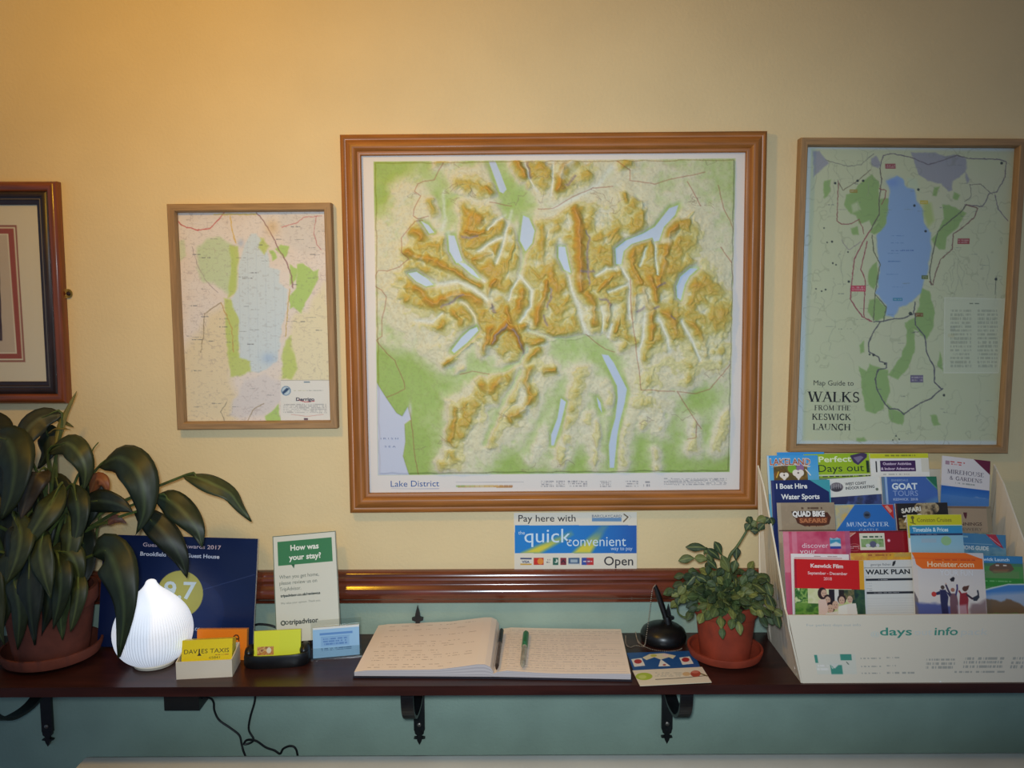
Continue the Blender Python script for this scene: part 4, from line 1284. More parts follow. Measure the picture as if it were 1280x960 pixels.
for a_, b_, c_2, d_, n_ in ((100, 73, 132, 76, 1), (140, 72, 164, 76, 1), (100, 87, 132, 90, 1), (140, 86, 156, 89, 1), (100, 99, 130, 102, 1), (140, 98, 186, 102, 1), (204, 74, 250, 94, 3), (264, 72, 328, 93, 3), (340, 72, 400, 94, 3), (250, 97, 336, 101, 1), (404, 72, 440, 94, 3)):
    ink.scribble(a_, b_, c_2, d_, (128, 132, 128), .5, 3.2, n_, n_ + int(a_) % 4)
ink.disc(230, Hp - 1.5, 1.5, (244, 242, 236))
pr = Printed()
FL = side_x(YF, zf) - XL


def fnp(x, y, l):
    x = np.asarray(x, float)
    y = np.asarray(y, float)
    k = 1 - y / Hp
    wx = XL + FL * k + x / Wp * (XR - XL - 2 * FL * k)
    return np.stack([wx, np.full(x.shape, YF) - l, zf - y * .001], -1)


pr.raster(ink, fnp)
pr.text('For perfect days out info', 24, 19, 4.2, fnp, (186, 190, 184), w=80)
pr.text('@', 118, 36, 7, fnp, (206, 214, 206), w=13)
pr.text('days', 132, 35, 13, fnp, GN, w=48, bold=.014)
pr.text('out', 184, 35, 11, fnp, (216, 216, 206), w=26)
pr.text('info', 214, 35, 13, fnp, GN, w=35, bold=.014)
pr.text('pack', 254, 35, 11, fnp, (214, 212, 202), w=40)
paper_block(pr, fnp, Wp, Hp, 2.6e-3, cut=(228, 216, 194), back=(206, 198, 184))
pr.build('front_panel', M_paper, rk)

LEAN = math.radians(13)
ROW = {1: -.048, 2: -.076, 3: -.104, 4: -.132, 5: -.156}
GRP = 'leaflets in the cardboard rack'


def leaflet(row, TL, TR, label, draw, sub=0.0, t=3.0, H_=210, hv=70, base=(235, 232, 225), name='leaflet', low=None):
    z = P(*TL, ROW[row] + sub).z
    H_ = min(H_, (z - SHELF_Z - .006) / math.cos(LEAN) * 1000 - 1.5)
    y0_, z_ = ROW[row] + sub, z
    x_ = max(P(*TL, y0_).x, side_x(y0_, z - .06) + .0012)
    px = TL[0] + (x_ - P(*TL, y0_).x) / (P(TL[0] + 1, TL[1], y0_).x - P(*TL, y0_).x)
    TL = (px, TL[1])
    k = 60.0
    while k < H_ and x_ > side_x(y0_ - k * .001 * math.sin(LEAN), z - k * .001 * math.cos(LEAN)) + .0008:
        k += 4
    H_ = min(H_, k)
    pr, bot = printed_card(TL, TR, ROW[row] + sub, H_, LEAN, t, draw, hv=hv, base_col=base, low_col=low)
    o = pr.build(name, M_gloss, base=bot)
    return tag(o, label, 'leaflet', GRP)


def d(ink, tx, W):
    ink.vgrad(0, 70, (60, 150, 222), (130, 190, 220))
leaflet(1, (971, 565.5), (1030, 565), 'plain sky blue leaflet in the back row, behind the one with two white hearts', d, .009, base=(80, 160, 220))


def d(ink, tx, W):
    ink.vgrad(0, 70, (70, 158, 222), (120, 190, 216))
    ink.rect(0, 0, 3, 70, (190, 216, 226))
    ink.rect(11, 19, 73, 50, (120, 84, 40))
    ink.mottle(ink.box_mask(11, 19, 73, 50), [(134, 88, 36), (92, 78, 40), (150, 110, 50)], 12, 2)
    ink.poly([(4, 22), (30, 15), (56, 15), (80, 20), (76, 22), (56, 18), (34, 18)], (236, 214, 190), .8)
    ink.disc(45, 24, 8, (126, 176, 48)); ink.disc(60, 23, 7, (150, 110, 150))
    for x_, y_, s_ in ((30, 36, 8), (56, 32, 10)):
        ink.disc(x_ - s_ * .45, y_, s_ * .6, (238, 226, 214)); ink.disc(x_ + s_ * .45, y_, s_ * .6, (238, 226, 214))
        ink.poly([(x_ - s_, y_ + 1), (x_ + s_, y_ + 1), (x_, y_ + s_ * 1.3)], (238, 226, 214))
        ink.rect(x_ - 1, y_ + 4, x_ + 1, y_ + 22, (238, 226, 214))
        ink.disc(x_, y_, 1.6, (80, 60, 60))
    ink.line([(70, 26), (78, 36)], 2, (238, 226, 214)); ink.line([(20, 30), (16, 40)], 2, (220, 180, 70))
    tx('LAKELAND', 4.5, 17.5, 11.5, (246, 220, 200), w=75, bold=.05)
    tx('LAKELAND', 5, 17.2, 10.6, (210, 96, 62), w=74, bold=.02)
leaflet(1, (958.5, 569.5), (1022, 569), 'sky blue leaflet with arched orange lettering over two white hearts', d, 0)


def d(ink, tx, W):
    ink.C[:] = (158, 190, 38)
    ink.poly([(84, 4), (108, -1), (116, 2), (115, 8), (98, 22), (90, 17)], (74, 58, 92))
    ink.poly([(90, 8), (104, 5), (109, 8), (98, 18)], (150, 140, 166), .7)
    ink.rect(W - 9, 14, W - 3, 36, (48, 72, 40))
    ink.rect(0, 38, W, 41, (206, 214, 180)); ink.scribble(0, 39.5, W, 44, (40, 44, 40), .9, 4, 1, 2)
    ink.rect(0, 44, W, 80, (120, 140, 110))
    tx('Perfect', 26, 15, 10, (236, 242, 200), w=60, bold=.02)
    tx('Days out', 24, 33, 13, (48, 62, 44), w=84)
    tx('!', 113, 34, 17, (40, 56, 40), w=4.2, bold=.03)
leaflet(1, (1005, 568), (1087.5, 566), 'lime green leaflet reading Days out with a purple heart', d, .004)


def d(ink, tx, W):
    ink.rect(0, 0, W, 9, (206, 208, 44)); ink.scribble(28, 2, 84, 6, (120, 120, 40), .7, 3.5, 1, 2)
    ink.rect(9.5, 14, 12, 34, BLK)
    ink.rect(18, 13, 83, 33, (70, 40, 86))
    ink.scribble(22, 36, 70, 40, (140, 140, 140), .5, 3, 1, 3)
    ink.rect(W - 14, 10, W, 34, (206, 196, 168), .5)
    tx('Outdoor Activities', 23, 21, 4.6, (226, 204, 226), w=52, bold=.02)
    tx('& Indoor Adventures', 19, 30, 4.6, (226, 204, 226), w=61, bold=.02)
leaflet(1, (1087, 567), (1160, 566.5), 'white leaflet with yellow top band and purple Outdoor Activities box', d, 0)


def d(ink, tx, W):
    ink.C[:] = (222, 214, 212)
    ink.poly([(58, 0), (W + 1, -1), (W + 1, 26)], (108, 30, 56))
    ink.rect(6, 8, 14, 15, (160, 120, 136), .8); ink.scribble(15, 7, 42, 11, (196, 60, 56), .9, 4, 1, 1); ink.scribble(15, 11.5, 36, 15, (196, 60, 56), .8, 4, 1, 2)
    ink.vgrad(54, 84, (40, 96, 176), (90, 140, 196))
    ink.poly([(54, 76), (66, 70), (90, 72), (92, 84), (40, 84)], (206, 206, 218), .8, 6, 3)
    ink.scribble(26, 45, 62, 49, (120, 130, 124), .6, 4, 1, 4)
    tx('MIREHOUSE', 10, 31, 7.6, (120, 110, 120), w=68, serif=True)
    tx('& GARDENS', 15, 42, 6.8, (120, 110, 120), w=60, serif=True)
leaflet(1, (1178, 569.5), (1238, 576.5), 'white house and gardens leaflet with maroon corner and blue sky photograph', d, 0)


def d(ink, tx, W):
    ink.C[:] = (70, 160, 170)
    ink.poly([(-2, -2), (67, -2), (82, 8), (104, 22), (104, 80), (-2, 80)], (34, 44, 96))
    ink.rect(0, 0, 5, 80, (60, 66, 120), .7)
    tx('I Boat Hire', 9, 15, 8.6, WHT, w=56, bold=.025)
    tx('Water Sports', 17, 34, 8.6, WHT, w=69, bold=.025)
leaflet(2, (963.5, 600.5), (1037, 599.5), 'navy leaflet reading Boat Hire and Water Sports', d, 0)


def d(ink, tx, W):
    ink.C[:] = (226, 224, 214)
    ink.rect(0, 33, W, 80, (48, 52, 92))
    ink.poly([(18, 60), (36, 38), (50, 44), (58, 60)], (86, 106, 160), .8, 3)
    ink.mottle(ink.box_mask(0, 33, W, 80) & (ink.X > 34), [(48, 52, 92), (70, 84, 140), (60, 60, 70)], 14, 4)
    ink.disc(15, 15.5, 12, (120, 112, 116), ry=8.5); ink.disc(15, 19, 9, (70, 64, 70), ry=4)
    for k in range(5):
        ink.line([(7 + 4 * k, 10), (6 + 4 * k, 18)], .9, (200, 196, 198), .8)
    tx('WEST COAST', 31, 13.5, 4.8, (70, 66, 70), w=38, bold=.02)
    tx('INDOOR KARTING', 31, 21, 4.8, (70, 66, 70), w=52, bold=.02)
    ink.disc(W - 7, 24, 2.6, (120, 126, 110))
leaflet(2, (1034, 599), (1099, 594.5), 'white go karting leaflet with a round grey emblem', d, .004)


def d(ink, tx, W):
    ink.C[:] = (70, 104, 172)
    ink.rect(0, 0, 5, 80, (104, 130, 150)); ink.rect(6, 0, 10, 80, (176, 200, 222), .8)
    ink.poly([(W - 20, -1), (W + 1, -1), (W + 1, 26)], (44, 112, 82))
    ink.line([(W - 18, 3), (W - 8, 14), (W, 22)], 2, (130, 180, 150), .6)
    ink.poly([(W - 20, 44), (W, 36), (W, 60), (W - 30, 60)], (110, 160, 190), .5, 8)
    tx('ENNERDALE', 18, 8.2, 3.6, (160, 184, 214), w=30)
    tx('GOAT', 18, 22.5, 10.4, (226, 236, 240), w=46, bold=.035)
    tx('TOURS', 19, 34.5, 9.4, (150, 170, 214), w=45, bold=.0)
    tx('KESWICK  2018', 19, 42.5, 4.0, (180, 196, 226), w=44, bold=.02)
leaflet(2, (1101.5, 596), (1170.5, 595.5), 'blue tours leaflet with bold white capitals and a green corner', d, 0)


def d(ink, tx, W):
    ink.C[:] = (158, 138, 112)
    ink.put(.25 * (fbm(ink.X, ink.Y, 16, 2) > .5), (176, 156, 130)); ink.rect(0, 0, 6, 80, (190, 176, 150), .5); ink.rect(0, 48, W, 49.5, (70, 40, 36))
    ink.poly([(28, 19), (88, 17), (94, 26), (90, 38), (76, 42), (48, 42), (34, 36)], (84, 44, 24))
    ink.poly([(34, 26), (88, 26), (86, 36), (40, 36)], (150, 76, 40), .8, 2)
    for k in range(9):
        ink.rect(36 + 5.6 * k, 26, 38 + 5.6 * k, 34, (90, 46, 26), .8)
    ink.poly([(24, 15), (82, 14), (86, 24), (28, 26)], (70, 52, 40))
    ink.scribble(42, 7, 80, 13, (86, 62, 44), .8, 5, 1, 3); ink.scribble(46, 40, 80, 43, (190, 150, 110), .8, 5, 1, 4)
    tx('QUAD BIKE', 26, 24, 8.6, (240, 234, 226), w=57, bold=.05)
    tx('SAFARIS', 38, 35, 7.0, (190, 120, 76), w=48, bold=.03)
leaflet(3, (971.5, 628.5), (1042.5, 628), 'tan quad bike leaflet with a dark brown emblem', d, 0)


def d(ink, tx, W):
    ink.C[:] = (190, 178, 140)
    ink.mottle(ink.box_mask(0, 0, 40, 40), [(206, 172, 96), (176, 172, 150), (214, 190, 110)], 14, 3)
    ink.poly([(0, 46), (36, 0), (W, 0), (W, 90), (0, 90)], (48, 110, 184))
    ink.poly([(W - 24, -1), (W - 2, -1), (W - 2, 27)], (190, 50, 44)); ink.poly([(W - 17, 4), (W - 12, 2), (W - 4, 12), (W - 8, 16)], (236, 170, 150), .8)
    ink.disc(56, 19, 6.5, (70, 86, 110)); ink.disc(56, 19, 4.5, (44, 44, 52), ry=2.4)
    ink.rect(0, 0, W, .9, (110, 160, 200))
    tx('MUNCASTER', 18, 39, 7.6, (196, 216, 240), w=76, serif=True)
    tx('CASTLE', 40, 47.5, 4.6, (170, 196, 226), w=34)
leaflet(3, (1043.5, 630.5), (1117.5, 630), 'blue castle leaflet with a gold left corner and a red right corner', d, .002)


def d(ink, tx, W):
    ink.C[:] = (44, 36, 32)
    ink.mottle((((ink.X - 55) / 22) ** 2 + ((ink.Y - 9) / 13) ** 2) < 1, [(70, 60, 44), (150, 128, 96), (190, 170, 130), (110, 90, 60)], 9, 2)
    ink.mottle(ink.box_mask(4, 26, 24, 44), [(60, 46, 30), (176, 150, 100), (50, 30, 26)], 9, 5)
    ink.rect(0, 0, 2.5, 90, (90, 40, 40))
    tx('SAFARI', 10, 17, 7.4, (230, 224, 210), w=35, bold=.04, ang=-.1)
    tx('ZOO', 12, 33, 11, (230, 224, 210), w=36, bold=.03, ang=-.1)
leaflet(3, (1119, 629.5), (1184, 628), 'dark brown zoo leaflet with a lion photograph', d, 0)


def d(ink, tx, W):
    ink.C[:] = (168, 144, 116)
    ink.rect(0, 0, W, 4, (110, 84, 64), .7); ink.rect(W - 8, 0, W, 70, (140, 128, 100), .7)
    ink.mottle(ink.box_mask(0, 46, W, 80), [(130, 140, 120), (176, 160, 130), (110, 130, 140)], 14, 4)
    ink.poly([(32, 11), (39, 11), (38, 18), (36.5, 22), (35, 22), (33, 17)], (90, 40, 40))
    tx('JENNINGS', 16, 34, 5.4, (96, 74, 60), w=48, bold=.02)
    tx('BREWERY', 16, 43, 5, (120, 98, 78), w=48)
leaflet(3, (1181, 632.5), (1238.5, 633), 'beige leaflet with a small maroon shield, right end of the third row', d, .004)


def d(ink, tx, W):
    ink.C[:] = (204, 100, 124)
    ink.mottle(ink.box_mask(0, 0, W, 80), [(212, 130, 146), (196, 70, 100), (208, 96, 120), (190, 60, 92)], 34, 3)
    ink.rect(0, 0, 10, 70, (228, 170, 178), .5); ink.rect(15, 0, 24, 70, (230, 170, 180), .4)
    ink.rect(81, 12, 100, 30, (62, 146, 178)); ink.poly([(81, 22), (92, 18), (100, 22), (100, 26), (81, 26)], (226, 226, 226), .9, 2); ink.rect(81, 26, 100, 30, (60, 70, 150))
    ink.poly([(82, 10), (88, 14), (94, 10), (100, 14), (82, 15)], (180, 200, 214), .7)
    ink.rect(W - 9, 0, W, 70, (160, 90, 130), .5)
    tx('discover', 32, 28, 8, (236, 206, 212), w=46)
    tx('your', 28, 38, 8.6, (238, 214, 218), w=28)
leaflet(4, (978.5, 664.5), (1062, 664), 'pink leaflet reading discover your in white letters', d, 0)


def d(ink, tx, W):
    ink.C[:] = (150, 26, 36)
    ink.poly([(-2, -2), (20, -2), (4, 12), (-2, 16)], (214, 130, 110)); ink.line([(2, 12), (18, 1)], 1, (240, 200, 180))
    ink.rect(22, 4, 66, 33, (226, 220, 196))
    ink.mottle(ink.box_mask(24, 14, 64, 28), [(100, 140, 70), (150, 176, 120), (120, 150, 84)], 8, 3)
    ink.disc(45, 23, 6, (96, 96, 120), ry=5.5); ink.disc(36, 25, 4, (206, 206, 206), ry=3); ink.disc(53, 25, 3, (206, 206, 206), ry=3)
    ink.line([(24, 31), (40, 29), (64, 31)], 1.4, (226, 220, 196))
    ink.scribble(27, 8, 62, 12.5, (50, 80, 60), .9, 3.6, 1, 2)
    ink.disc(12, 28, 10.5, (206, 120, 110), ry=6.5, a=.8); ink.disc(12, 28, 9.5, (150, 26, 36), ry=5.6); ink.scribble(5, 25, 20, 31, (230, 190, 180), .8, 4, 2, 5)
    ink.disc(73, 17, 2.6, (230, 150, 170)); ink.disc(73, 17, 1.2, (250, 220, 226))
    ink.rect(0, 0, W, 2.5, (120, 20, 28))
leaflet(4, (1058, 664), (1137, 663), 'dark red leaflet with a white landscape picture panel and round badge', d, .0045)


def d(ink, tx, W):
    ink.rect(0, 0, W, 18, (206, 200, 34)); ink.rect(0, 18, 7, 40, (196, 190, 60))
    ink.rect(3, 19, W, 32, (56, 142, 190)); ink.rect(3, 19, W, 21, (70, 150, 130), .7); ink.rect(3, 32, W, 36, (44, 60, 96)); ink.scribble(10, 33, 50, 35, (200, 190, 196), .7, 4, 1, 2)
    ink.vgrad(36, 90, (140, 186, 206), (170, 196, 206), 3)
    ink.disc(65, 45, 9, (150, 190, 120), ry=8, a=.8); ink.rect(22, 41, 48, 48, (170, 176, 186), .5)
    ink.line([(9, 4), (10, 14)], 2.4, (110, 104, 40)); ink.disc(9.5, 5, 3, (110, 104, 40)); ink.line([(5, 13), (14, 16)], 1.4, (110, 104, 40))
    tx('Coniston Cruises', 17, 12.5, 7, (112, 96, 40), w=60)
    tx('Timetable & Prices', 8, 29, 6.6, (206, 232, 240), w=62, bold=.03)
leaflet(4, (1133.5, 643.5), (1201.5, 643), 'yellow and blue cruise timetable leaflet', d, .0005)


def d(ink, tx, W):
    ink.C[:] = (74, 128, 166)
    ink.mottle(ink.box_mask(0, 22, W, 60), [(90, 150, 180), (120, 160, 176), (80, 130, 160)], 20, 4)
    ink.poly([(W - 36, -1), (W - 18, -1), (W - 4, 24), (W - 16, 18)], (176, 52, 66)); ink.line([(W - 28, 5), (W - 10, 18)], 1.6, (226, 150, 160), .8)
    ink.rect(10, 17, W - 24, 18, (180, 200, 210), .6); ink.scribble(20, 4, 42, 8, (170, 200, 200), .7, 5, 1, 3); ink.scribble(24, 34, 70, 41, (160, 196, 220), .6, 5, 1, 6)
    tx('ATTRACTIONS GUIDE', -2, 28, 6.6, (210, 218, 220), w=80, bold=.03)
leaflet(4, (1180, 665), (1257, 669), 'teal blue ATTRACTIONS GUIDE leaflet with a red corner', d, .008)


def d(ink, tx, W):
    ink.C[:] = (86, 146, 76)
    ink.rect(0, 0, W, 13, (60, 130, 184)); ink.rect(0, 12, W, 18, (70, 110, 110), .5)
    ink.poly([(70, 18), (82, 12), (106, 13), (112, 22), (104, 28), (76, 30), (68, 24)], (110, 84, 64)); ink.rect(80, 15, 86, 17.5, (222, 206, 190)); ink.rect(93, 15, 99, 17.5, (222, 206, 190)); ink.poly([(74, 24), (104, 22), (98, 28), (78, 28)], (150, 104, 70), .7)
    ink.rect(58, 26, 120, 38, (120, 140, 90), .5)
    ink.rect(50, 38, 130, 52, (58, 140, 52)); ink.scribble(52, 41, 106, 45, (150, 206, 140), .6, 5, 1, 2)
    ink.poly([(44, 62), (70, 54), (100, 47), (130, 46), (130, 90), (44, 90)], (200, 214, 206)); ink.poly([(50, 62), (76, 55), (100, 49), (130, 48), (130, 90), (50, 90)], (74, 130, 196), 1, 2)
    ink.poly([(50, 66), (130, 60), (130, 90), (50, 90)], (176, 186, 206), .8, 8)
    ink.poly([(44, 82), (60, 72), (74, 74), (86, 78), (96, 72), (112, 76), (124, 84), (130, 96), (44, 98)], (124, 100, 76), 1, 3, 2)
    ink.scribble(40, 28, 62, 31, (160, 206, 150), .6, 4, 1, 5)
    tx('Keswick Launch', 46, 9, 5.2, (206, 226, 240), w=58, bold=.03)
leaflet(5, (1186, 693), (1278, 695.5), 'blue and green lake launch leaflet at the far right of the front row', d, .0035, hv=112)


def d(ink, tx, W):
    ink.C[:] = (232, 222, 218)
    ink.scribble(40, 3, 80, 5, (150, 110, 110), .7, 9, 1, 1); ink.rect(6, 6, W - 12, 8, (206, 160, 160))
leaflet(5, (988.5, 692), (1061, 693), 'white folded paper behind the red film leaflet', d, .007, hv=20, t=1)


def d(ink, tx, W):
    ink.C[:] = (222, 168, 40)
    ink.mottle(ink.box_mask(0, 0, W, 18), [(224, 170, 40), (206, 140, 60), (226, 190, 70)], 12, 3); ink.rect(W - 34, 1, W, 7, (190, 170, 90), .6)
    ink.rect(0, 22, 16, 23.4, (90, 80, 40)); ink.scribble(30, 2, 70, 6, (150, 80, 40), .6, 4, 1, 3)
leaflet(5, (1063, 691.5), (1142, 690.5), 'orange yellow leaflet behind the WALK PLAN sheet', d, .006, hv=110)


def d(ink, tx, W):
    HP = ink.y1
    ink.rect(0, 0, W - 8, 51, (206, 26, 24)); ink.rect(0, 0, 4, 51, (176, 20, 40)); ink.rect(W - 8, 0, W, 51, (222, 160, 40))
    ph = ink.box_mask(0, 49, W, HP)
    ink.mottle(ph, [(206, 206, 150), (220, 216, 176), (190, 196, 130)], 20, 3)
    ink.mottle((ink.X < 22) & ph, [(60, 110, 40), (150, 180, 90), (40, 90, 34), (200, 210, 150)], 9, 4)
    ink.mottle((ink.X < 46) & (ink.Y > 74) & ph, [(70, 120, 40), (110, 150, 60), (60, 100, 40)], 9, 6)
    ink.mottle((ink.X > W - 22) & ph, [(40, 70, 56), (60, 90, 60), (36, 56, 50)], 10, 2)
    ink.rect(58, 50, 68, 74, (40, 30, 36)); ink.rect(74, 50, 90, 62, (44, 34, 30)); ink.mottle(ink.box_mask(84, 50, W - 18, 66), [(60, 70, 50), (120, 110, 70), (40, 50, 40)], 8, 5)
    ink.rect(68, 50, 75, 74, (216, 210, 200))
    SK = (206, 168, 142)
    ink.disc(47, 57, 8, (54, 32, 30), ry=10)
    for x_, y_, r_, hair in ((50, 57, 6, 0), (56, 68, 5.5, 1), (60, 82, 6.5, 1), (69, 76, 6.5, 0), (80, 68, 6, 1), (94, 66, 5.5, 0)):
        if hair:
            ink.disc(x_, y_ - 2, r_ * 1.25, (50, 32, 30), ry=r_ * 1.35)
        ink.disc(x_, y_, r_ * .85, SK, ry=r_ * 1.1)
        ink.disc(x_ - 2, y_ - .5, .7, (80, 50, 44)); ink.disc(x_ + 2, y_ - .5, .7, (80, 50, 44)); ink.rect(x_ - 1.8, y_ + 3, x_ + 1.8, y_ + 3.8, (160, 90, 84))
    ink.poly([(40, 68), (52, 66), (56, 78), (54, HP), (40, HP)], (222, 190, 172)); ink.poly([(74, 78), (88, 74), (96, HP), (70, HP)], (230, 224, 212)); ink.poly([(88, 74), (104, 72), (110, HP), (92, HP)], (226, 216, 204)); ink.poly([(52, 90), (72, 86), (74, HP), (50, HP)], (224, 210, 196))
    ink.poly([(0, HP), (0, HP - 4), (40, HP - 6), (60, HP)], (210, 220, 170), .8, 3)
    tx('Keswick Film', 28, 13.8, 6.0, (244, 216, 210), w=56, bold=.035)
    tx('September - December', 23, 25.4, 4.6, (238, 190, 186), w=68, bold=.03)
    tx('2018', 50, 34.6, 4.8, (238, 170, 168), w=14, bold=.03)
leaflet(5, (992.5, 698.5), (1079.5, 700.5), 'red film leaflet with a group photograph below, front left of the rack', d, -.002, hv=118)


def d(ink, tx, W):
    ink.C[:] = (214, 212, 206)
    ink.rect(0, 12.4, W, 13.2, (70, 66, 70)); ink.rect(4, 31, W - 3, 34.6, (42, 42, 48)); ink.rect(4, 53, W - 3, 56.6, (42, 42, 48)); ink.scribble(26, 32, 42, 33.6, (190, 190, 190), .7, 3, 1, 1); ink.scribble(16, 54, 60, 55.6, (170, 170, 170), .7, 3, 1, 2)
    for y_ in (28, 39, 43.4, 47.6, 50.8):
        ink.scribble(4, y_ - 1, 14, y_ + .6, (150, 150, 150), .7, 2.6, 1, int(y_) % 7)
    for y_ in range(64, 100, 4):
        ink.rect(4, y_, W - 4, y_ + .5, (190, 188, 184), .8)
    ink.poly([(51, 10), (53, 3), (58, 0.8), (57, 6), (54, 10)], (46, 44, 44))
    tx('george fisher', 14, 9.2, 4.0, (120, 118, 120), w=35)
    tx('WALK PLAN', 4.5, 23.6, 7.6, (34, 34, 38), w=W - 14, bold=.03)
leaflet(5, (1077.5, 700.5), (1143, 699.5), 'pale grey WALK PLAN sheet with black bars in the front row', d, .0015, hv=118, t=1.5)


def d(ink, tx, W):
    HP = ink.y1
    ink.vgrad(0, 60, (206, 200, 200), (222, 212, 204)); ink.vgrad(60, HP, (222, 212, 204), (214, 206, 200))
    ink.rect(0, 22, 8, HP, (226, 206, 190), .5)
    ink.poly([(-2, -2), (W - 36, -2), (W - 2, 10), (W - 2, 27), (16, 27), (6, 20), (4, 10)], (238, 110, 24)); ink.rect(0, 9, W - 3, 10.4, (226, 80, 20), .6)
    ink.poly([(-2, 60), (6, 78), (8, HP), (-2, HP)], (96, 84, 84), .8)
    ink.poly([(4, 84), (50, 86), (70, 90), (70, HP), (4, HP)], (84, 92, 150), .95, 5, 3)
    ink.poly([(96, 86), (110, 84), (W, 78), (W, HP), (90, HP)], (140, 116, 118), .9, 6, 3)
    N = (48, 46, 84); R_ = (150, 44, 50)
    ink.disc(49, 58, 3.4, (90, 70, 60)); ink.poly([(44, 62), (54, 62), (58, 74), (56, 86), (57, HP), (46, HP), (44, 80)], N, 1, 1.5); ink.poly([(44, 64), (36, 67), (32, 68), (32, 72), (44, 70)], N); ink.disc(33.5, 69.5, 4.2, (196, 60, 50)); ink.poly([(54, 64), (60, 68), (64, 72), (60, 74)], N)
    ink.disc(66, 62, 3.4, (170, 110, 90)); ink.poly([(61, 68), (72, 68), (74, 82), (73, HP), (60, HP), (60, 82)], (120, 84, 92), 1, 1.5); ink.line([(62, 70), (58, 62), (55, 54)], 3.2, (70, 58, 80)); ink.line([(71, 70), (74, 60), (74, 54)], 3, (70, 60, 110)); ink.disc(55, 52, 1.4, (206, 170, 150))
    ink.disc(87, 60, 4.4, (96, 60, 46)); ink.poly([(87, 56), (95, 54), (92, 62)], (96, 60, 46)); ink.poly([(78, 68), (90, 66), (92, 78), (90, 90), (90, HP), (76, HP), (76, 84)], R_, 1, 1.5); ink.line([(80, 69), (77, 64)], 3, R_); ink.line([(90, 70), (98, 76), (106, 76)], 3.4, (70, 52, 60)); ink.poly([(100, 74), (108, 70), (107, 62), (110, 62), (111, 74), (106, 80), (100, 80)], (54, 56, 66)); ink.poly([(72, 88), (88, 86), (90, HP), (74, HP)], (206, 190, 200), .7, 4)
    ink.poly([(62, 44), (68, 40), (71, 42), (69, 48), (64, 48)], (44, 38, 42))
    ink.scribble(34, 10.4, 110, 14, (196, 70, 20), .8, 5, 1, 2)
    tx('Honister.com', 25, 23.5, 8.4, (250, 214, 170), w=80, bold=.02)
    tx('YOUR FUN', 46, 38, 9, (226, 224, 226), w=56)
leaflet(5, (1140, 690.5), (1229, 691.5), 'orange topped leaflet with three jumping people in outdoor clothing', d, -.003, hv=112)

# ------------------------------------------------------------------ the award plaque, the review card
def d(ink, tx, W):
    ink.C[:] = (19, 33, 72)
    ink.put(.35 * np.clip(1 - np.hypot(ink.X - 190, ink.Y - 180) / 130, 0, 1), (30, 60, 124)); ink.disc(170, 140, 62, (28, 54, 116), a=.25)
    ink.line([(180, 100), (286, 66)], .8, (100, 110, 160), .5)
    CX, CY = 148, 106
    ink.disc(CX, CY, 43, (186, 176, 88))
    tx('9.7', CX, CY + 8, 30, (214, 224, 226), w=60, bold=.02, align='C')
    tx('Guest Review Awards 2017', 74, 20, 7.0, (196, 178, 190), w=146, bold=.01, ang=.012)
    tx('Brookfield House Guest House', 70, 37, 7.0, (206, 210, 226), w=148, bold=.02, ang=.012)
    tx('Booking.com', 142, 172, 8, (206, 214, 230), w=56)
pr, bot = printed_card((130, 668), (322.5, 673.5), -.033, 206, math.radians(9), 6, d, cell=1.0)
o = pr.build('award_plaque', M_gloss, base=bot)
tag(o, 'dark blue award plaque with a gold 9.7 disc leaning behind the glowing lamp', 'plaque')


def d(ink, tx, W):
    ink.C[:] = (216, 216, 202)
    ink.rect(0, 0, W, 1.6, (96, 112, 92)); ink.rect(0, 0, 1.4, 300, (96, 112, 92)); ink.rect(W - 1.4, 0, W, 300, (110, 118, 104))
    ink.rect(9, 11, W - 8, 55, (64, 128, 84)); ink.poly([(33, 54), (40, 54), (38, 62)], (54, 104, 74))
    tx('How was', W / 2, 29, 9.6, (232, 236, 226), w=53, bold=.03, align='C')
    tx('your stay?', W / 2, 46.5, 9.6, (232, 236, 226), w=60, bold=.03, align='C')
    for k, s in enumerate(('When you get home,', 'please review us on', 'TripAdvisor.')):
        tx(s, 10, 79 + 11 * k, 6.4, (110, 118, 106), w=(74, 70, 40)[k])
    tx('tripadvisor.co.uk/reviewus', 11, 112, 4.4, (70, 78, 70), w=74, bold=.04)
    tx('We value your opinion. Thank you.', 11, 125, 3.6, (140, 144, 132), w=74)
    tx('tripadvisor', 25, 162, 8.4, (70, 76, 70), w=54, bold=.03)
    ink.disc(14, 158.5, 4.6, (80, 88, 80)); ink.disc(21, 158.5, 3.4, (80, 88, 80)); ink.disc(14, 158.5, 2.4, (216, 216, 202)); ink.disc(21, 158.5, 1.8, (216, 216, 202))
pr, bot = printed_card((340.5, 670.5), (419.5, 663.5), -.034, 193, math.radians(15), 2.0, d, cell=.6)
o = pr.build('review_card', M_gloss, base=bot)
tag(o, 'white card with green How was your stay? heading, leaning on the dado rail', 'card')


# ------------------------------------------------------------------ taxi cards, orange cards
def axes(p, q):
    ex = (q - p)
    ex.z = 0
    w = ex.length
    ex.normalize()
    return ex, Vector((-ex.y, ex.x, 0)), w


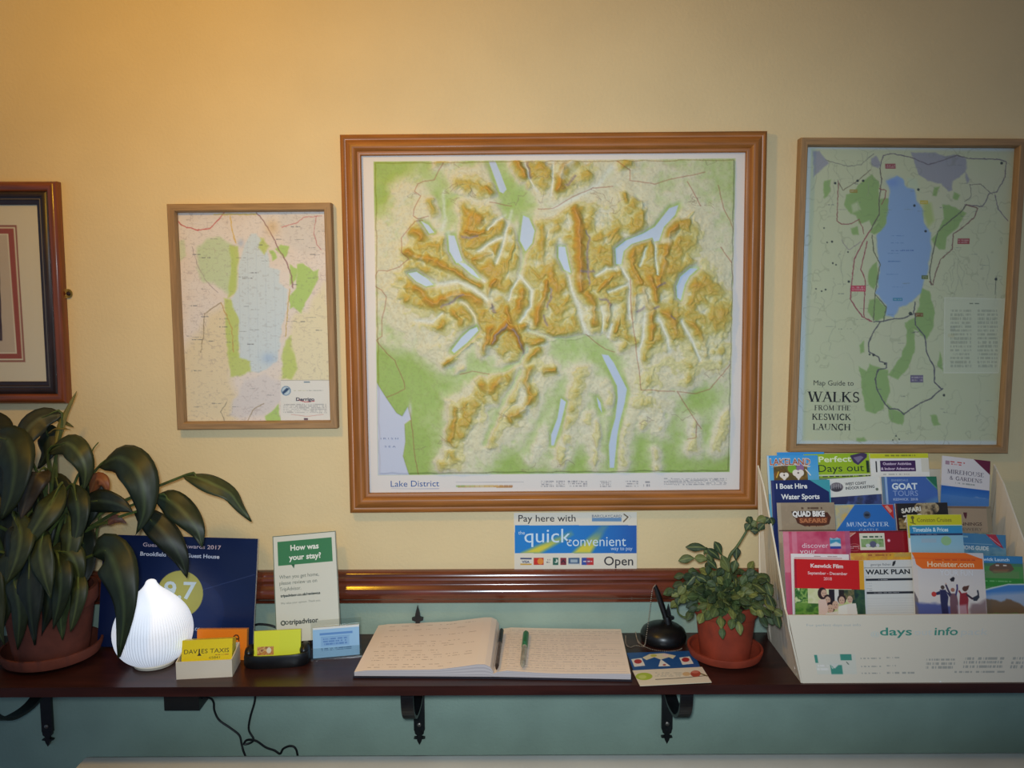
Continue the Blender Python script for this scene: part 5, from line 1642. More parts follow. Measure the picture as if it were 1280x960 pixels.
p0, p1 = S(220.5, 849.5), S(290.5, 846)
ex, ey, w = axes(p0, p1)
UP = Vector((0, 0, 1))
bx_h = .0305
dp = .058
ht = thing('card_box', 'open white card box holding yellow taxi cards in front of the glowing lamp', 'card box', p0 + ex * w / 2 + ey * dp / 2)
bm = NB()
slab(bm, p0, ex * w, ey * .0015, UP * bx_h)
obj('front_wall', bm, M_white, ht)
bm = NB()
slab(bm, p0 + ey * dp, ex * w, ey * .0015, UP * (bx_h + .006))
obj('back_wall', bm, M_white, ht)
for k in (0, 1):
    bm = NB()
    a = p0 + ex * (k * (w - .0015))
    prism(bm, [a + ey * .0015, a + ey * dp, a + ey * dp + UP * (bx_h + .006), a + ey * .0015 + UP * bx_h], ex * .0015)
    obj('side_wall', bm, M_white, ht)
bm = NB()
slab(bm, p0 + ey * .0015 + ex * .0015, ex * (w - .003), ey * (dp - .0015), UP * .001)
obj('bottom', bm, M_white, ht)


def card_stack(o, ex, ey, W, H_, thick, lean, draw, m, edge, label, cat, name, group=None, cell=.6):
    """Upright stack of cards whose front bottom-left corner is o; ex along, ey away from the reader."""
    up = (UP * math.cos(lean) + ey * math.sin(lean)).normalized()
    fn = plane_fn(o + up * H_, ex * .001, up * -.001)
    ink = Ink(0, 0, W * 1000, H_ * 1000, int(W * 1000 / cell), int(H_ * 1000 / cell), (235, 230, 220))
    tx = []
    draw(ink, lambda *p, **k: tx.append((p, k)), W * 1000)
    pr = Printed()
    pr.raster(ink, fn)
    for p, k in tx:
        s, x, y, h, col = p
        pr.text(s, x, y, h, fn, col, **k)
    paper_block(pr, fn, W * 1000, H_ * 1000, thick, cut=edge, back=edge)
    c = pr.build(name, m, base=o + ex * W / 2 + ey * thick / 2)
    return tag(c, label, cat, group)


def d(ink, tx, W):
    ink.C[:] = (232, 208, 22)
    tx('DAV', 4, 22.5, 7.0, (74, 66, 34), w=22)
    tx('ES TAXIS', 33, 22.5, 7.0, (74, 66, 34), w=46)
    tx('i', 28, 23, 8.0, (60, 54, 34), w=2.4, bold=.05)
    ink.poly([(26, 26.5), (29.5, 20.5), (33, 26.5)], (60, 54, 34)); ink.scribble(56, 24.6, 80, 26.8, (150, 60, 40), .8, 3, 1, 2)
    tx('65841', 46, 32, 3.6, (110, 100, 40), w=18)
card_stack(p0 + ex * .004 + ey * .010 + UP * .0015, ex, ey, w - .008, .058, .026, math.radians(17), d, M_gloss, (224, 214, 70),
           'stack of yellow taxi cards standing in the open white box', 'card stack', 'taxi_cards')


def d(ink, tx, W):
    ink.C[:] = (236, 132, 34)
    ink.line([(66, 13), (69, 10.5), (73, 11), (75, 15), (75, 21)], 2, (60, 40, 30)); ink.rect(66, 16, 74, 18.6, (60, 40, 30)); ink.disc(71, 25, 1.8, (60, 40, 30)); ink.rect(69.5, 12, 70.5, 17, (236, 132, 34))
q0, q1 = P(247.5, 786, -.105), P(309.5, 782.5, -.105)
ex2, ey2, w2 = axes(q0, q1)
o_ = Vector((q0.x, q0.y - .012, SHELF_Z + .0005))
card_stack(o_, ex2, ey2, w2, (q0.z - SHELF_Z) / math.cos(math.radians(9)), .010, math.radians(9), d, M_gloss, (226, 150, 80),
           'orange cards standing behind the yellow taxi cards', 'card stack', 'orange_cards')

# black card holder with bright lime cards
p0, p1 = S(302, 838.5), S(386, 834)
ex, ey, w = axes(p0, p1)
ch = thing('card_holder', 'low black card holder with lime yellow cards, right of the taxi cards', 'card holder', p0 + ex * w / 2 + ey * .02)
bm = NB()
n = 20
ring = []
for k in range(n):
    a = 2 * math.pi * k / n
    sx = math.copysign(abs(math.cos(a)) ** .55, math.cos(a)) * w / 2
    sy = math.copysign(abs(math.sin(a)) ** .6, math.sin(a)) * .026
    ring.append((sx, sy))
c0 = p0 + ex * w / 2 + ey * .026
for s_, z in ((.96, 0), (1, .003), (1.0, .020), (.97, .0235)):
    pass
rr_ = [[bm.verts.new(c0 + ex * x * s_ + ey * y * s_ + UP * z) for x, y in ring] for s_, z in ((.95, .0), (1, .004), (1, .019), (.96, .0225), (.84, .0225), (.82, .008))]
for a, b in zip(rr_, rr_[1:]):
    for k in range(n):
        bm.faces.new((a[k], a[(k + 1) % n], b[(k + 1) % n], b[k]))
bm.faces.new(rr_[0])
bm.faces.new(rr_[-1])
obj('tray', bm, M_black, ch, smooth=True)
for s_ in (-1, 1):
    bm = NB()
    cc = c0 + ex * (s_ * w * .415) + ey * .006 + UP * .021
    bmesh.ops.create_uvsphere(bm, u_segments=18, v_segments=10, radius=1)
    bm.transform(Matrix.Translation(cc) @ Matrix.Diagonal((w * .085, .018, .0115, 1)))
    obj('end_rest', bm, M_black, ch, smooth=True)


def d(ink, tx, W):
    ink.C[:] = (224, 226, 52)
    ink.put(.3 * (ink.X > W * .55), (206, 222, 60))
    H_ = ink.y1
    ink.mottle(ink.box_mask(6, 27, 34, 42), [(206, 150, 70), (186, 110, 60), (224, 190, 110), (150, 90, 60)], 7, 3)
    ink.disc(26, 34, 4, (230, 220, 190), ry=5)
card_stack(c0 - ex * .0405 - ey * .006 + UP * .0085, ex, ey, .081, .050, .008, math.radians(14), d, M_gloss, (206, 206, 80),
           'lime yellow cards with a small photograph standing in the black holder', 'card stack', 'lime_cards')

# clear holder with blue cards
p0, p1 = S(388.5, 826), S(452.5, 820.5)
ex, ey, w = axes(p0, p1)
hh = .064
ah = thing('card_holder', 'clear acrylic card holder with pale blue cards, left of the open book', 'card holder', p0 + ex * w / 2 + ey * .016)
up = (UP * math.cos(math.radians(12)) + ey * math.sin(math.radians(12)))
bm = NB()
slab(bm, p0, ex * w, ey * .002, up * .020)
obj('front_lip', bm, M_acrylic, ah)
bm = NB()
slab(bm, p0 + ey * .013, ex * w, ey * .002, up * hh)
obj('back_plate', bm, M_acrylic, ah)
bm = NB()
slab(bm, p0, ex * w, ey * .03, UP * .002)
obj('foot', bm, M_acrylic, ah)


def d(ink, tx, W):
    ink.C[:] = (150, 192, 226)
    ink.rect(0, 0, W, 3.5, (222, 224, 220)); ink.rect(12, 10, W - 12, 14, (70, 120, 190), .7); ink.rect(14, 17, W - 18, 34, (130, 172, 214), .8)
    ink.scribble(18, 19, W - 22, 32, (80, 124, 186), .8, 4, 3, 2); ink.scribble(14, 36, W - 14, 42, (60, 100, 150), .7, 4, 2, 4); ink.rect(14, 16.6, W - 16, 17.2, (90, 140, 196), .8)
card_stack(p0 + ex * .004 + ey * .0028 + UP * .0026, ex, ey, w - .008, .053, .007, math.radians(12), d, M_gloss, (222, 222, 216),
           'pale blue cards in the clear acrylic holder', 'card stack', 'blue_cards')


# ------------------------------------------------------------------ glowing onion lamp
def glow_mat():
    m = bpy.data.materials.new('glowing_ribbed_shade')
    m.use_nodes = True
    nt = m.node_tree
    b = nt.nodes['Principled BSDF']
    b.inputs['Base Color'].default_value = L4((235, 236, 240))
    b.inputs['Roughness'].default_value = 0.5
    tc = nt.nodes.new('ShaderNodeTexCoord')
    sx = nt.nodes.new('ShaderNodeSeparateXYZ')
    nt.links.new(tc.outputs['Object'], sx.inputs[0])
    at = nt.nodes.new('ShaderNodeMath'); at.operation = 'ARCTAN2'
    nt.links.new(sx.outputs['Y'], at.inputs[0]); nt.links.new(sx.outputs['X'], at.inputs[1])
    mu = nt.nodes.new('ShaderNodeMath'); mu.operation = 'MULTIPLY'; mu.inputs[1].default_value = 84
    nt.links.new(at.outputs[0], mu.inputs[0])
    co = nt.nodes.new('ShaderNodeMath'); co.operation = 'COSINE'
    nt.links.new(mu.outputs[0], co.inputs[0])
    # rib shading put into the emission: dimmer between the ribs of the lower half
    mr = nt.nodes.new('ShaderNodeMapRange')
    mr.inputs['From Min'].default_value = -1; mr.inputs['From Max'].default_value = 0.4
    mr.inputs['To Min'].default_value = 0.55; mr.inputs['To Max'].default_value = 1.0
    nt.links.new(co.outputs[0], mr.inputs['Value'])
    mz = nt.nodes.new('ShaderNodeMapRange')
    mz.inputs['From Min'].default_value = 0.07; mz.inputs['From Max'].default_value = 0.115
    nt.links.new(sx.outputs['Z'], mz.inputs['Value'])
    mx = nt.nodes.new('ShaderNodeMix')
    nt.links.new(mz.outputs[0], mx.inputs['Factor'])
    nt.links.new(mr.outputs[0], mx.inputs['A'])
    mx.inputs['B'].default_value = 1.5
    ml = nt.nodes.new('ShaderNodeMath'); ml.operation = 'MULTIPLY'; ml.inputs[1].default_value = 0.46
    nt.links.new(mx.outputs['Result'], ml.inputs[0])
    b.inputs['Emission Color'].default_value = (0.80, 0.87, 1.0, 1)
    nt.links.new(ml.outputs[0], b.inputs['Emission Strength'])
    return m


pL = S(193.5, 829)
lz = SHELF_Z
lt = thing('onion_lamp', 'glowing white onion shaped ribbed lamp in front of the blue award plaque', 'lamp', (pL.x, pL.y, lz))
bm = NB()
lathe(bm, pL.x, pL.y, [(.028, lz), (.034, lz + .001), (.036, lz + .006), (.034, lz + .008)], 48)
obj('base', bm, M_white, lt, smooth=True)
lp = [(.033, .007), (.044, .012), (.055, .022), (.0635, .036), (.0675, .052), (.068, .066), (.0655, .080), (.060, .094), (.051, .107), (.040, .119), (.030, .128), (.021, .1355), (.0145, .142), (.0105, .148), (.0085, .1525), (.005, .155), (.001, .156)]
fine = spline([Vector((r_ * .97, 0, z_ * .985)) for r_, z_ in lp], 60)
bm = NB()
lathe(bm, pL.x, pL.y, [(max(v.x, .0008), lz + v.z) for v in fine], 504,
      wob=lambda a, z: 1 + .007 * math.cos(84 * a) * min(1, max(0, (lz + .112 - z) / .05)))
sh_ = obj('shade', bm, glow_mat(), lt, smooth=True)

# ------------------------------------------------------------------ visitors' book
A_, B_, C_, D_ = S(443, 847.5), S(616.5, 848.5), S(624, 793), S(474, 792)
E_, G_ = S(788.5, 852), S(776, 794)
sc_ = lambda p: Vector((p.x, min(p.y, -.006), SHELF_Z))
A_, B_, C_, D_, E_, G_ = (sc_(p) for p in (A_, B_, C_, D_, E_, G_))
bk = thing('guest_book', 'open visitors book with handwritten cream pages, in the middle of the shelf', 'book', (B_ + C_) / 2)
bm = NB()
for q in ((A_, B_, C_, D_), (B_, E_, G_, C_)):
    m_ = sum(q, Vector()) / 4
    qq = [m_ + (p - m_) * 1.018 for p in q]
    qq = [Vector((p.x, min(p.y, -.003), p.z)) for p in qq]
    prism(bm, [p + UP * .0006 for p in qq], UP * .003)
obj('cover', bm, mat('dark_book_cover', (30, 24, 34), .5, .4, noise=.15, scale=60), bk)


def page_block(q, prof, seed, fan=0.0):
    us = np.array([p[0] for p in prof]); zs_ = np.array([p[1] for p in prof])
    ink = Ink(0, 0, 220, 200, 240, 190, (246, 226, 208))
    ink.put(.3 * fbm(ink.X, ink.Y, 60, 2), (240, 222, 206))
    rr = random.Random(seed)
    y = 12
    while y < 188:
        if seed == 1:
            if rr.random() < .62:
                x = 16 + rr.uniform(0, 8)
                end = rr.uniform(110, 190)
                while x < end:
                    w_ = rr.uniform(6, 22)
                    ink.scribble(x, y, min(x + w_, 200), y + 3.4, (150, 122, 106), .5, 4.2, 1, rr.randint(0, 6))
                    x += w_ + rr.uniform(3, 14)
        else:
            ink.rect(8, y + 4.4, 214, y + 4.9, (180, 170, 168), .7)
            x = 14 + rr.uniform(0, 4)
            end = rr.uniform(150, 205)
            while x < end:
                w_ = rr.uniform(10, 30)
                ink.scribble(x, y, x + w_, y + 3.2, (160, 140, 134), .45, 4.0, 1, rr.randint(0, 6))
                x += w_ + rr.uniform(2, 7)
        y += 9.2
    a, b, c, d_ = (np.array(p) for p in q)

    def fn(x, y, h):
        u = np.asarray(x, float) / 220
        v = 1 - np.asarray(y, float) / 200
        W = (a * ((1 - u) * (1 - v))[..., None] + b * (u * (1 - v))[..., None] + c * (u * v)[..., None] + d_ * ((1 - u) * v)[..., None])
        W[..., 2] += h + fan * v
        return W
    zz = np.interp(ink.X / 220, us, zs_)
    zz = zz + .0012 * np.sin(ink.X / 220 * 6 + seed) * (ink.Y / 200)
    pr = Printed()
    pr.raster(ink, fn, zz + .0037)
    ny, nx = ink.X.shape
    zlow = np.full(nx, .0038)
    for row, flip in ((0, True), (ny - 1, False)):
        top = fn(ink.X[row], ink.Y[row], zz[row] + .0037)
        n = 7
        rows = []
        cols = []
        for k in range(n + 1):
            t_ = k / n
            w_ = top.copy()
            w_[:, 2] = top[:, 2] * (1 - t_) + (SHELF_Z + zlow) * t_
            rows.append(w_)
            cols.append(np.tile(np.array((204, 196, 194) if k % 2 else (176, 168, 170)), (nx, 1)))
        i = np.arange(n)[:, None] * nx + np.arange(nx - 1)[None, :]
        f = np.stack([i, i + 1, i + nx + 1, i + nx], -1).reshape(-1, 4)
        pr.add(np.concatenate(rows), f.tolist(), np.concatenate(cols))
    for col_ in (0, nx - 1):
        top = fn(ink.X[:, col_], ink.Y[:, col_], zz[:, col_] + .0037)
        low_ = top.copy()
        low_[:, 2] = SHELF_Z + .0038
        i = np.arange(ny - 1)
        f = np.stack([i, i + 1, i + ny + 1, i + ny], -1)
        pr.add(np.concatenate([top, low_]), f.tolist(), (214, 206, 200))
    return pr


page_block((A_, B_, C_, D_), [(0, .006), (.08, .0085), (.3, .0105), (.6, .0135), (.78, .0185), (.88, .0215), (.94, .0212), (.98, .0165), (1, .008)], 1, .009).build('page_block', M_paper, bk, smooth=False)
page_block((B_, E_, G_, C_), [(0, .004), (.03, .0075), (.1, .0105), (.3, .0095), (.7, .0085), (1, .0085)], 2).build('page_block', M_paper, bk, smooth=False)


# ------------------------------------------------------------------ two pens on the book
def pen(name, label, a, b, cap_frac, cap_mat, body_mat, r):
    t = thing(name, label, 'pen', (a + b) / 2)
    d_ = (b - a)
    bm = NB()
    tube(bm, [a, a + d_ * cap_frac], [r * 1.12] * 2, 14)
    cp = obj('cap', bm, cap_mat, t, smooth=True)
    bm = NB()
    s_ = d_.normalized().cross(UP).normalized()
    o_ = a + d_ * .02 + UP * (r * 1.1)
    slab(bm, o_ - s_ * r * .35, s_ * r * .7, d_ * cap_frac * .85, UP * .0018)
    obj('clip', bm, cap_mat, cp)
    bm = NB()
    tube(bm, [a + d_ * cap_frac, a + d_ * .90], [r] * 2, 14)
    obj('barrel', bm, body_mat, t, smooth=True)
    bm = NB()
    tube(bm, [a + d_ * .90, a + d_ * .93, a + d_ * .985, a + d_], [r * .95, r * .8, r * .4, r * .15], 12)
    obj('tip', bm, M_darkw if cap_mat is M_black else body_mat, t, smooth=True)
    return t


M_greencap = mat('green_cap', (28, 112, 62), .3, .5, noise=.08, scale=60)
M_clear = mat('clear_pen_barrel', (150, 146, 132), .2, .6, noise=.25, scale=90)
M_greyb = mat('smoky_pen_barrel', (84, 74, 70), .25, .6, noise=.2, scale=90)
pen('ballpoint_pen', 'slim black capped ballpoint lying in the fold of the open book', S(627, 788, SHELF_Z + .022), S(620.5, 837, SHELF_Z + .018), .34, M_black, M_greyb, .0036)
pen('marker_pen', 'green capped clear marker pen lying on the right page of the book', S(657.5, 792, SHELF_Z + .0195), S(653, 834, SHELF_Z + .0190), .42, M_greencap, M_clear, .0050)

# ------------------------------------------------------------------ chained pen on its round base
pB = S(829, 801)
ps = thing('pen_stand', 'round black pen stand with a chained black pen, left of the potted succulent', 'pen stand', (pB.x, pB.y, SHELF_Z))
bm = NB()
z0 = SHELF_Z + .0003
lathe(bm, pB.x, pB.y, [(.038, z0), (.0415, z0 + .003), (.0432, z0 + .009), (.0425, z0 + .016), (.039, z0 + .023), (.031, z0 + .029), (.019, z0 + .033), (.006, z0 + .0345), (.001, z0 + .0348)], 44)
obj('base', bm, M_black, ps, smooth=True)
bm = NB()
sk = Vector((pB.x + .009, pB.y, z0 + .031))
tube(bm, [sk, sk + Vector((-.002, 0, .010)), sk + Vector((-.003, 0, .016))], [.0085, .0075, .006], 14)
obj('socket', bm, M_black, ps, smooth=True)
tip = P(819, 732, pB.y + .005)
bm = NB()
d_ = tip - sk
tube(bm, [sk + d_ * .1, sk + d_ * .4, sk + d_ * .85, tip], [.0052, .0056, .005, .0036], 12)
obj('pen', bm, M_black, ps, smooth=True)
M_chain = mat('bead_chain_steel', (190, 176, 160), .3, .5, metal=.8, noise=.1, scale=200)
path = spline([tip + Vector((0, 0, .001)), P(815.5, 738, pB.y - .01), P(812, 765, pB.y - .025), P(808, 795, pB.y - .04), S(805, 807, SHELF_Z + .0013), S(797, 800, SHELF_Z + .0013), S(794.5, 790, SHELF_Z + .0013), S(798, 803, SHELF_Z + .0013), S(806, 808.5, SHELF_Z + .0013), S(795, 807, SHELF_Z + .0013), S(788, 809, SHELF_Z + .0013), S(782.5, 805, SHELF_Z + .0013), S(782, 794, SHELF_Z + .0013)], 400)
bm = NB()
last = None
for p in path:
    if last is None or (p - last).length > .0031:
        last = p
        bmesh.ops.create_icosphere(bm, subdivisions=1, radius=.00125, matrix=Matrix.Translation(p))
path = spline([S(806, 808.5, SHELF_Z + .0013), S(818, 812.5, SHELF_Z + .0013), S(836, 814, SHELF_Z + .0013), S(848, 812.5, SHELF_Z + .0013), S(853, 810, SHELF_Z + .0013)], 120)
for p in path:
    if (p - last).length > .0031:
        last = p
        bmesh.ops.create_icosphere(bm, subdivisions=1, radius=.00125, matrix=Matrix.Translation(p))
obj('bead_chain', bm, M_chain, ps, smooth=True)


# ------------------------------------------------------------------ leaflet and card lying flat
def SVf(z):
    R = np.array(ROT)
    C = np.array(CAM)

    def fn(x, y, l):
        x = np.asarray(x, float)
        y = np.asarray(y, float)
        d = np.stack([(x - 640) / F, -(y - 480) / F, -np.ones(x.shape)], -1) @ R.T
        t = (z - C[2]) / d[..., 2]
        W = C + d * t[..., None]
        W[..., 2] += l
        return W
    return fn


def flat_sheet(q, z, thick, draw, label, cat, name):
    ink = quad_ink(*q, 190, 90, (235, 232, 225))
    tx = []
    draw(ink, lambda *p, **k: tx.append((p, k)))
    fn = SVf(z)
    pr = Printed()
    pr.raster(ink, fn)
    for p, k in tx:
        s, x, y, h, col = p
        pr.text(s, x, y, h, fn, col, lift=.0001, **k)
    top = fn(np.array([p[0] for p in q], float), np.array([p[1] for p in q], float), 0.0)
    low = top.copy()
    low[:, 2] -= thick
    pr.add(np.concatenate([top, low]), [[0, 1, 5, 4], [1, 2, 6, 5], [2, 3, 7, 6], [3, 0, 4, 7], [7, 6, 5, 4]], ink.C.mean((0, 1)))
    o = pr.build(name, M_gloss, base=Vector(low.mean(0)))
    return tag(o, label, cat)


def d(ink, tx):
    ink.C[:] = (36, 84, 146)
    ink.poly([(789, 824), (802, 822.5), (806.5, 832), (793, 833.5)], (232, 226, 218)); ink.disc(797.5, 826.8, 4.8, (178, 44, 46), ry=2.8)
    ink.poly([(849, 822), (862, 820.5), (867, 829.5), (853, 831)], (232, 226, 218)); ink.disc(857, 824.6, 4.8, (178, 44, 46), ry=2.8)
    ink.poly([(803, 822), (812, 817.5), (830, 816.5), (845, 819.5), (841, 823.5), (836, 821.5), (826, 824.5), (818, 821.5), (808, 825)], (226, 216, 186)); ink.disc(817, 819.5, 4, (196, 190, 90), ry=1.6); ink.disc(832, 819, 4, (236, 210, 200), ry=1.8)
    ink.poly([(826, 824), (838, 832.5), (823, 833)], (232, 228, 220)); ink.disc(830.5, 831, 2, (170, 70, 60), ry=1)
flat_sheet(((783.5, 816), (866, 813.5), (881, 846), (796, 849.5)), SHELF_Z + .0012, .0009, d, 'blue leaflet with white cards and red dots lying below the pen stand', 'leaflet', 'blue_leaflet')


def d(ink, tx):
    ink.C[:] = (228, 214, 192)
    ink.disc(805, 845.5, 10.5, (170, 190, 62), ry=4.6); ink.disc(803, 846, 5, (196, 206, 110), ry=2.4)
    ink.scribble(819, 840, 852, 846, (180, 176, 160), .6, 4, 3, 2)
    ink.line([(819.5, 849.3), (845, 848), (883, 844.5)], .8, (60, 56, 50), .8)
    ink.disc(858, 842.5, 5, (214, 176, 130), ry=2.4); ink.disc(869.5, 842, 6.4, (176, 78, 60), ry=4); ink.disc(869, 840, 4.5, (206, 120, 100), ry=1.6); ink.line([(876, 842), (884, 845)], 1.4, (110, 100, 60))
q = ((790.5, 838), (877.5, 833.5), (889.5, 852.5), (800, 857))
flat_sheet(q, SHELF_Z + .0026, .0012, d, 'white card with a green disc lying on the blue leaflet at the shelf edge', 'card', 'white_card')

# ------------------------------------------------------------------ adapter and cables under the shelf
bm = NB()
a_, b_ = P(206, 868, -.04), P(250.5, 886.5, -.04)
box(bm, a_.x, b_.x, -.045, -.0015, b_.z, b_.z + .040)
ad = obj('plug_adapter', bm, M_black, base=((a_.x + b_.x) / 2, 0, b_.z), bevel=.005, smooth=True)
tag(ad, 'black plug adapter on the blue wall beneath the shelf, below the taxi cards', 'adapter')
M_cable = mat('black_cable', (24, 24, 26), .45, .4, noise=.1, scale=90)


def cable(pts, label, r=.0021):
    bm = NB()
    tube(bm, [P(x, y, Y_) for x, y, Y_ in pts], r, 8, n=len(pts) * 8)
    lo = min((v.co.z for v in bm.verts))
    o = obj('power_cable', bm, M_cable, base=P(*pts[-1][:2], pts[-1][2]), smooth=True)
    tag(o, label, 'cable')


cable([(249, 873, -.03), (262, 872.5, -.02), (267, 878, -.012), (268, 888, -.008), (274, 900, -.006), (288, 910, -.006), (299, 919, -.006), (302, 930, -.008), (304, 938, -.010), (307, 948, -.010), (309, 975, -.008), (310, 1010, -.006)], 'thin black cable curving from the plug adapter down to the radiator')
cable([(319, 858, -.008), (318.5, 876, -.006), (313, 896, -.005), (311, 912, -.005), (317, 924, -.006), (312, 929, -.008), (305, 930, -.0105), (309, 925, -.0105), (320, 926, -.0105), (332, 934, -.010), (343, 938, -.010), (350, 942, -.012), (354, 936, -.012), (362, 932.5, -.012), (369, 935, -.012), (372, 946, -.010), (373, 975, -.008), (373, 1005, -.006)], 'looped black cable hanging from behind the shelf, right of the other cable')
cable([(300, 792, -.012), (318, 781.5, -.012), (330, 780.5, -.012), (342, 783, -.012), (352, 789, -.008)], 'short black cable behind the award plaque and the review card', .0022)


# ------------------------------------------------------------------ plants
def leaf_mat(name, c1, c2, rough=.35):
    m = bpy.data.materials.new(name)
    m.use_nodes = True
    nt = m.node_tree
    b = nt.nodes['Principled BSDF']
    a = nt.nodes.new('ShaderNodeAttribute'); a.attribute_name = 'ink'
    n = nt.nodes.new('ShaderNodeTexNoise'); n.inputs['Scale'].default_value = 38
    tc = nt.nodes.new('ShaderNodeTexCoord')
    nt.links.new(tc.outputs['Object'], n.inputs['Vector'])
    mr = nt.nodes.new('ShaderNodeMapRange'); mr.inputs['To Min'].default_value = .72; mr.inputs['To Max'].default_value = 1.28
    nt.links.new(n.outputs['Fac'], mr.inputs['Value'])
    mx = nt.nodes.new('ShaderNodeVectorMath'); mx.operation = 'SCALE'
    nt.links.new(a.outputs['Color'], mx.inputs[0]); nt.links.new(mr.outputs[0], mx.inputs['Scale'])
    nt.links.new(mx.outputs[0], b.inputs['Base Color'])
    b.inputs['Roughness'].default_value = rough
    b.inputs['Specular IOR Level'].default_value = .5
    return m


M_leaf = leaf_mat('lily_leaf', None, None, .5)
M_cactus = leaf_mat('succulent_leaf', None, None, .62)
M_stem = mat('lily_stem', (74, 88, 44), .5, .4, noise=.25, scale=40)


class Foliage(Printed):
    def leaf(self, pts, w, face=(0, -1, .45), fold=.25, col=(44, 62, 30), vein=(92, 108, 56), n=16, rip_k=.12, seed=0, peak=.42):
        rr = random.Random(seed)
        mid = spline(pts, n)
        nl = 9
        V, Cc = [], []
        face = Vector(face).normalized()
        ph = rr.uniform(0, 6)
        for i, p in enumerate(mid):
            t = i / (n - 1)
            T_ = (mid[min(i + 1, n - 1)] - mid[max(i - 1, 0)]).normalized()
            s = T_.cross(face)
            s = s.normalized() if s.length > 1e-4 else T_.orthogonal().normalized()
            nrm = s.cross(T_).normalized()
            if nrm.dot(face) < 0:
                nrm = -nrm
            e = math.log(.5) / math.log(peak)
            ww = w * max(.02, math.sin(math.pi * min(1, t ** e)) ** .85) * (1 - .25 * t)
            for j in range(nl):
                u = j / (nl - 1) * 2 - 1
                rip = rip_k * w * math.sin(11 * t + ph + 2 * u) * abs(u)
                off = -fold * ww * abs(u) ** 1.4 + rip + (.02 * w if j % 2 else 0)
                V.append(p + s * (u * ww) + nrm * off)
                k = max(0, 1 - abs(u) * 5) * .9 + (.22 if (i * 2 + int(abs(u) * 5)) % 4 == 0 else 0)
                k = min(1, k)
                Cc.append([col[q] * (1 - k) + vein[q] * k for q in range(3)])
        F_ = []
        for i in range(n - 1):
            for j in range(nl - 1):
                a = i * nl + j
                F_.append([a, a + 1, a + nl + 1, a + nl])
        self.add([list(v) for v in V], F_, np.array(Cc))

    def finish(self, name, m, parent, thick):
        o = self.build(name, m, parent, smooth=True)
        so = o.modifiers.new('thickness', 'SOLIDIFY')
        so.thickness = thick
        so.offset = 0
        return o


def flower_pot(t, x, y, z, rb, rt, h, srb, srt, sh, m, ms):
    bm = NB()
    lathe(bm, x, y, [(srb, z), (srt * .94, z + sh * .25), (srt, z + sh * .8), (srt, z + sh), (srt - .004, z + sh), (srt - .006, z + sh * .7), (srb * .95, z + .005), (.002, z + .0045)], 56)
    obj('saucer', bm, ms, t, smooth=True)
    z1 = z + .0055
    bm = NB()
    lathe(bm, x, y, [(rb, z1), (rb + (rt - rb) * .76, z1 + h * .76), (rt * 1.0, z1 + h * .765), (rt * 1.035, z1 + h * .80), (rt * 1.045, z1 + h * .985), (rt * 1.03, z1 + h), (rt * .95, z1 + h), (rt * .93, z1 + h * .93), (rt * .86, z1 + h * .5), (.002, z1 + h * .45)], 56)
    obj('pot', bm, m, t, smooth=True)
    bm = NB()
    lathe(bm, x, y, [(rt * .90, z1 + h * .80), (rt * .92, z1 + h * .87), (rt * .5, z1 + h * .90), (.002, z1 + h * .91)], 36, wob=lambda a, zz: 1 + .03 * math.sin(5 * a))
    obj('soil', bm, M_soil, t, smooth=True)
    return z1 + h


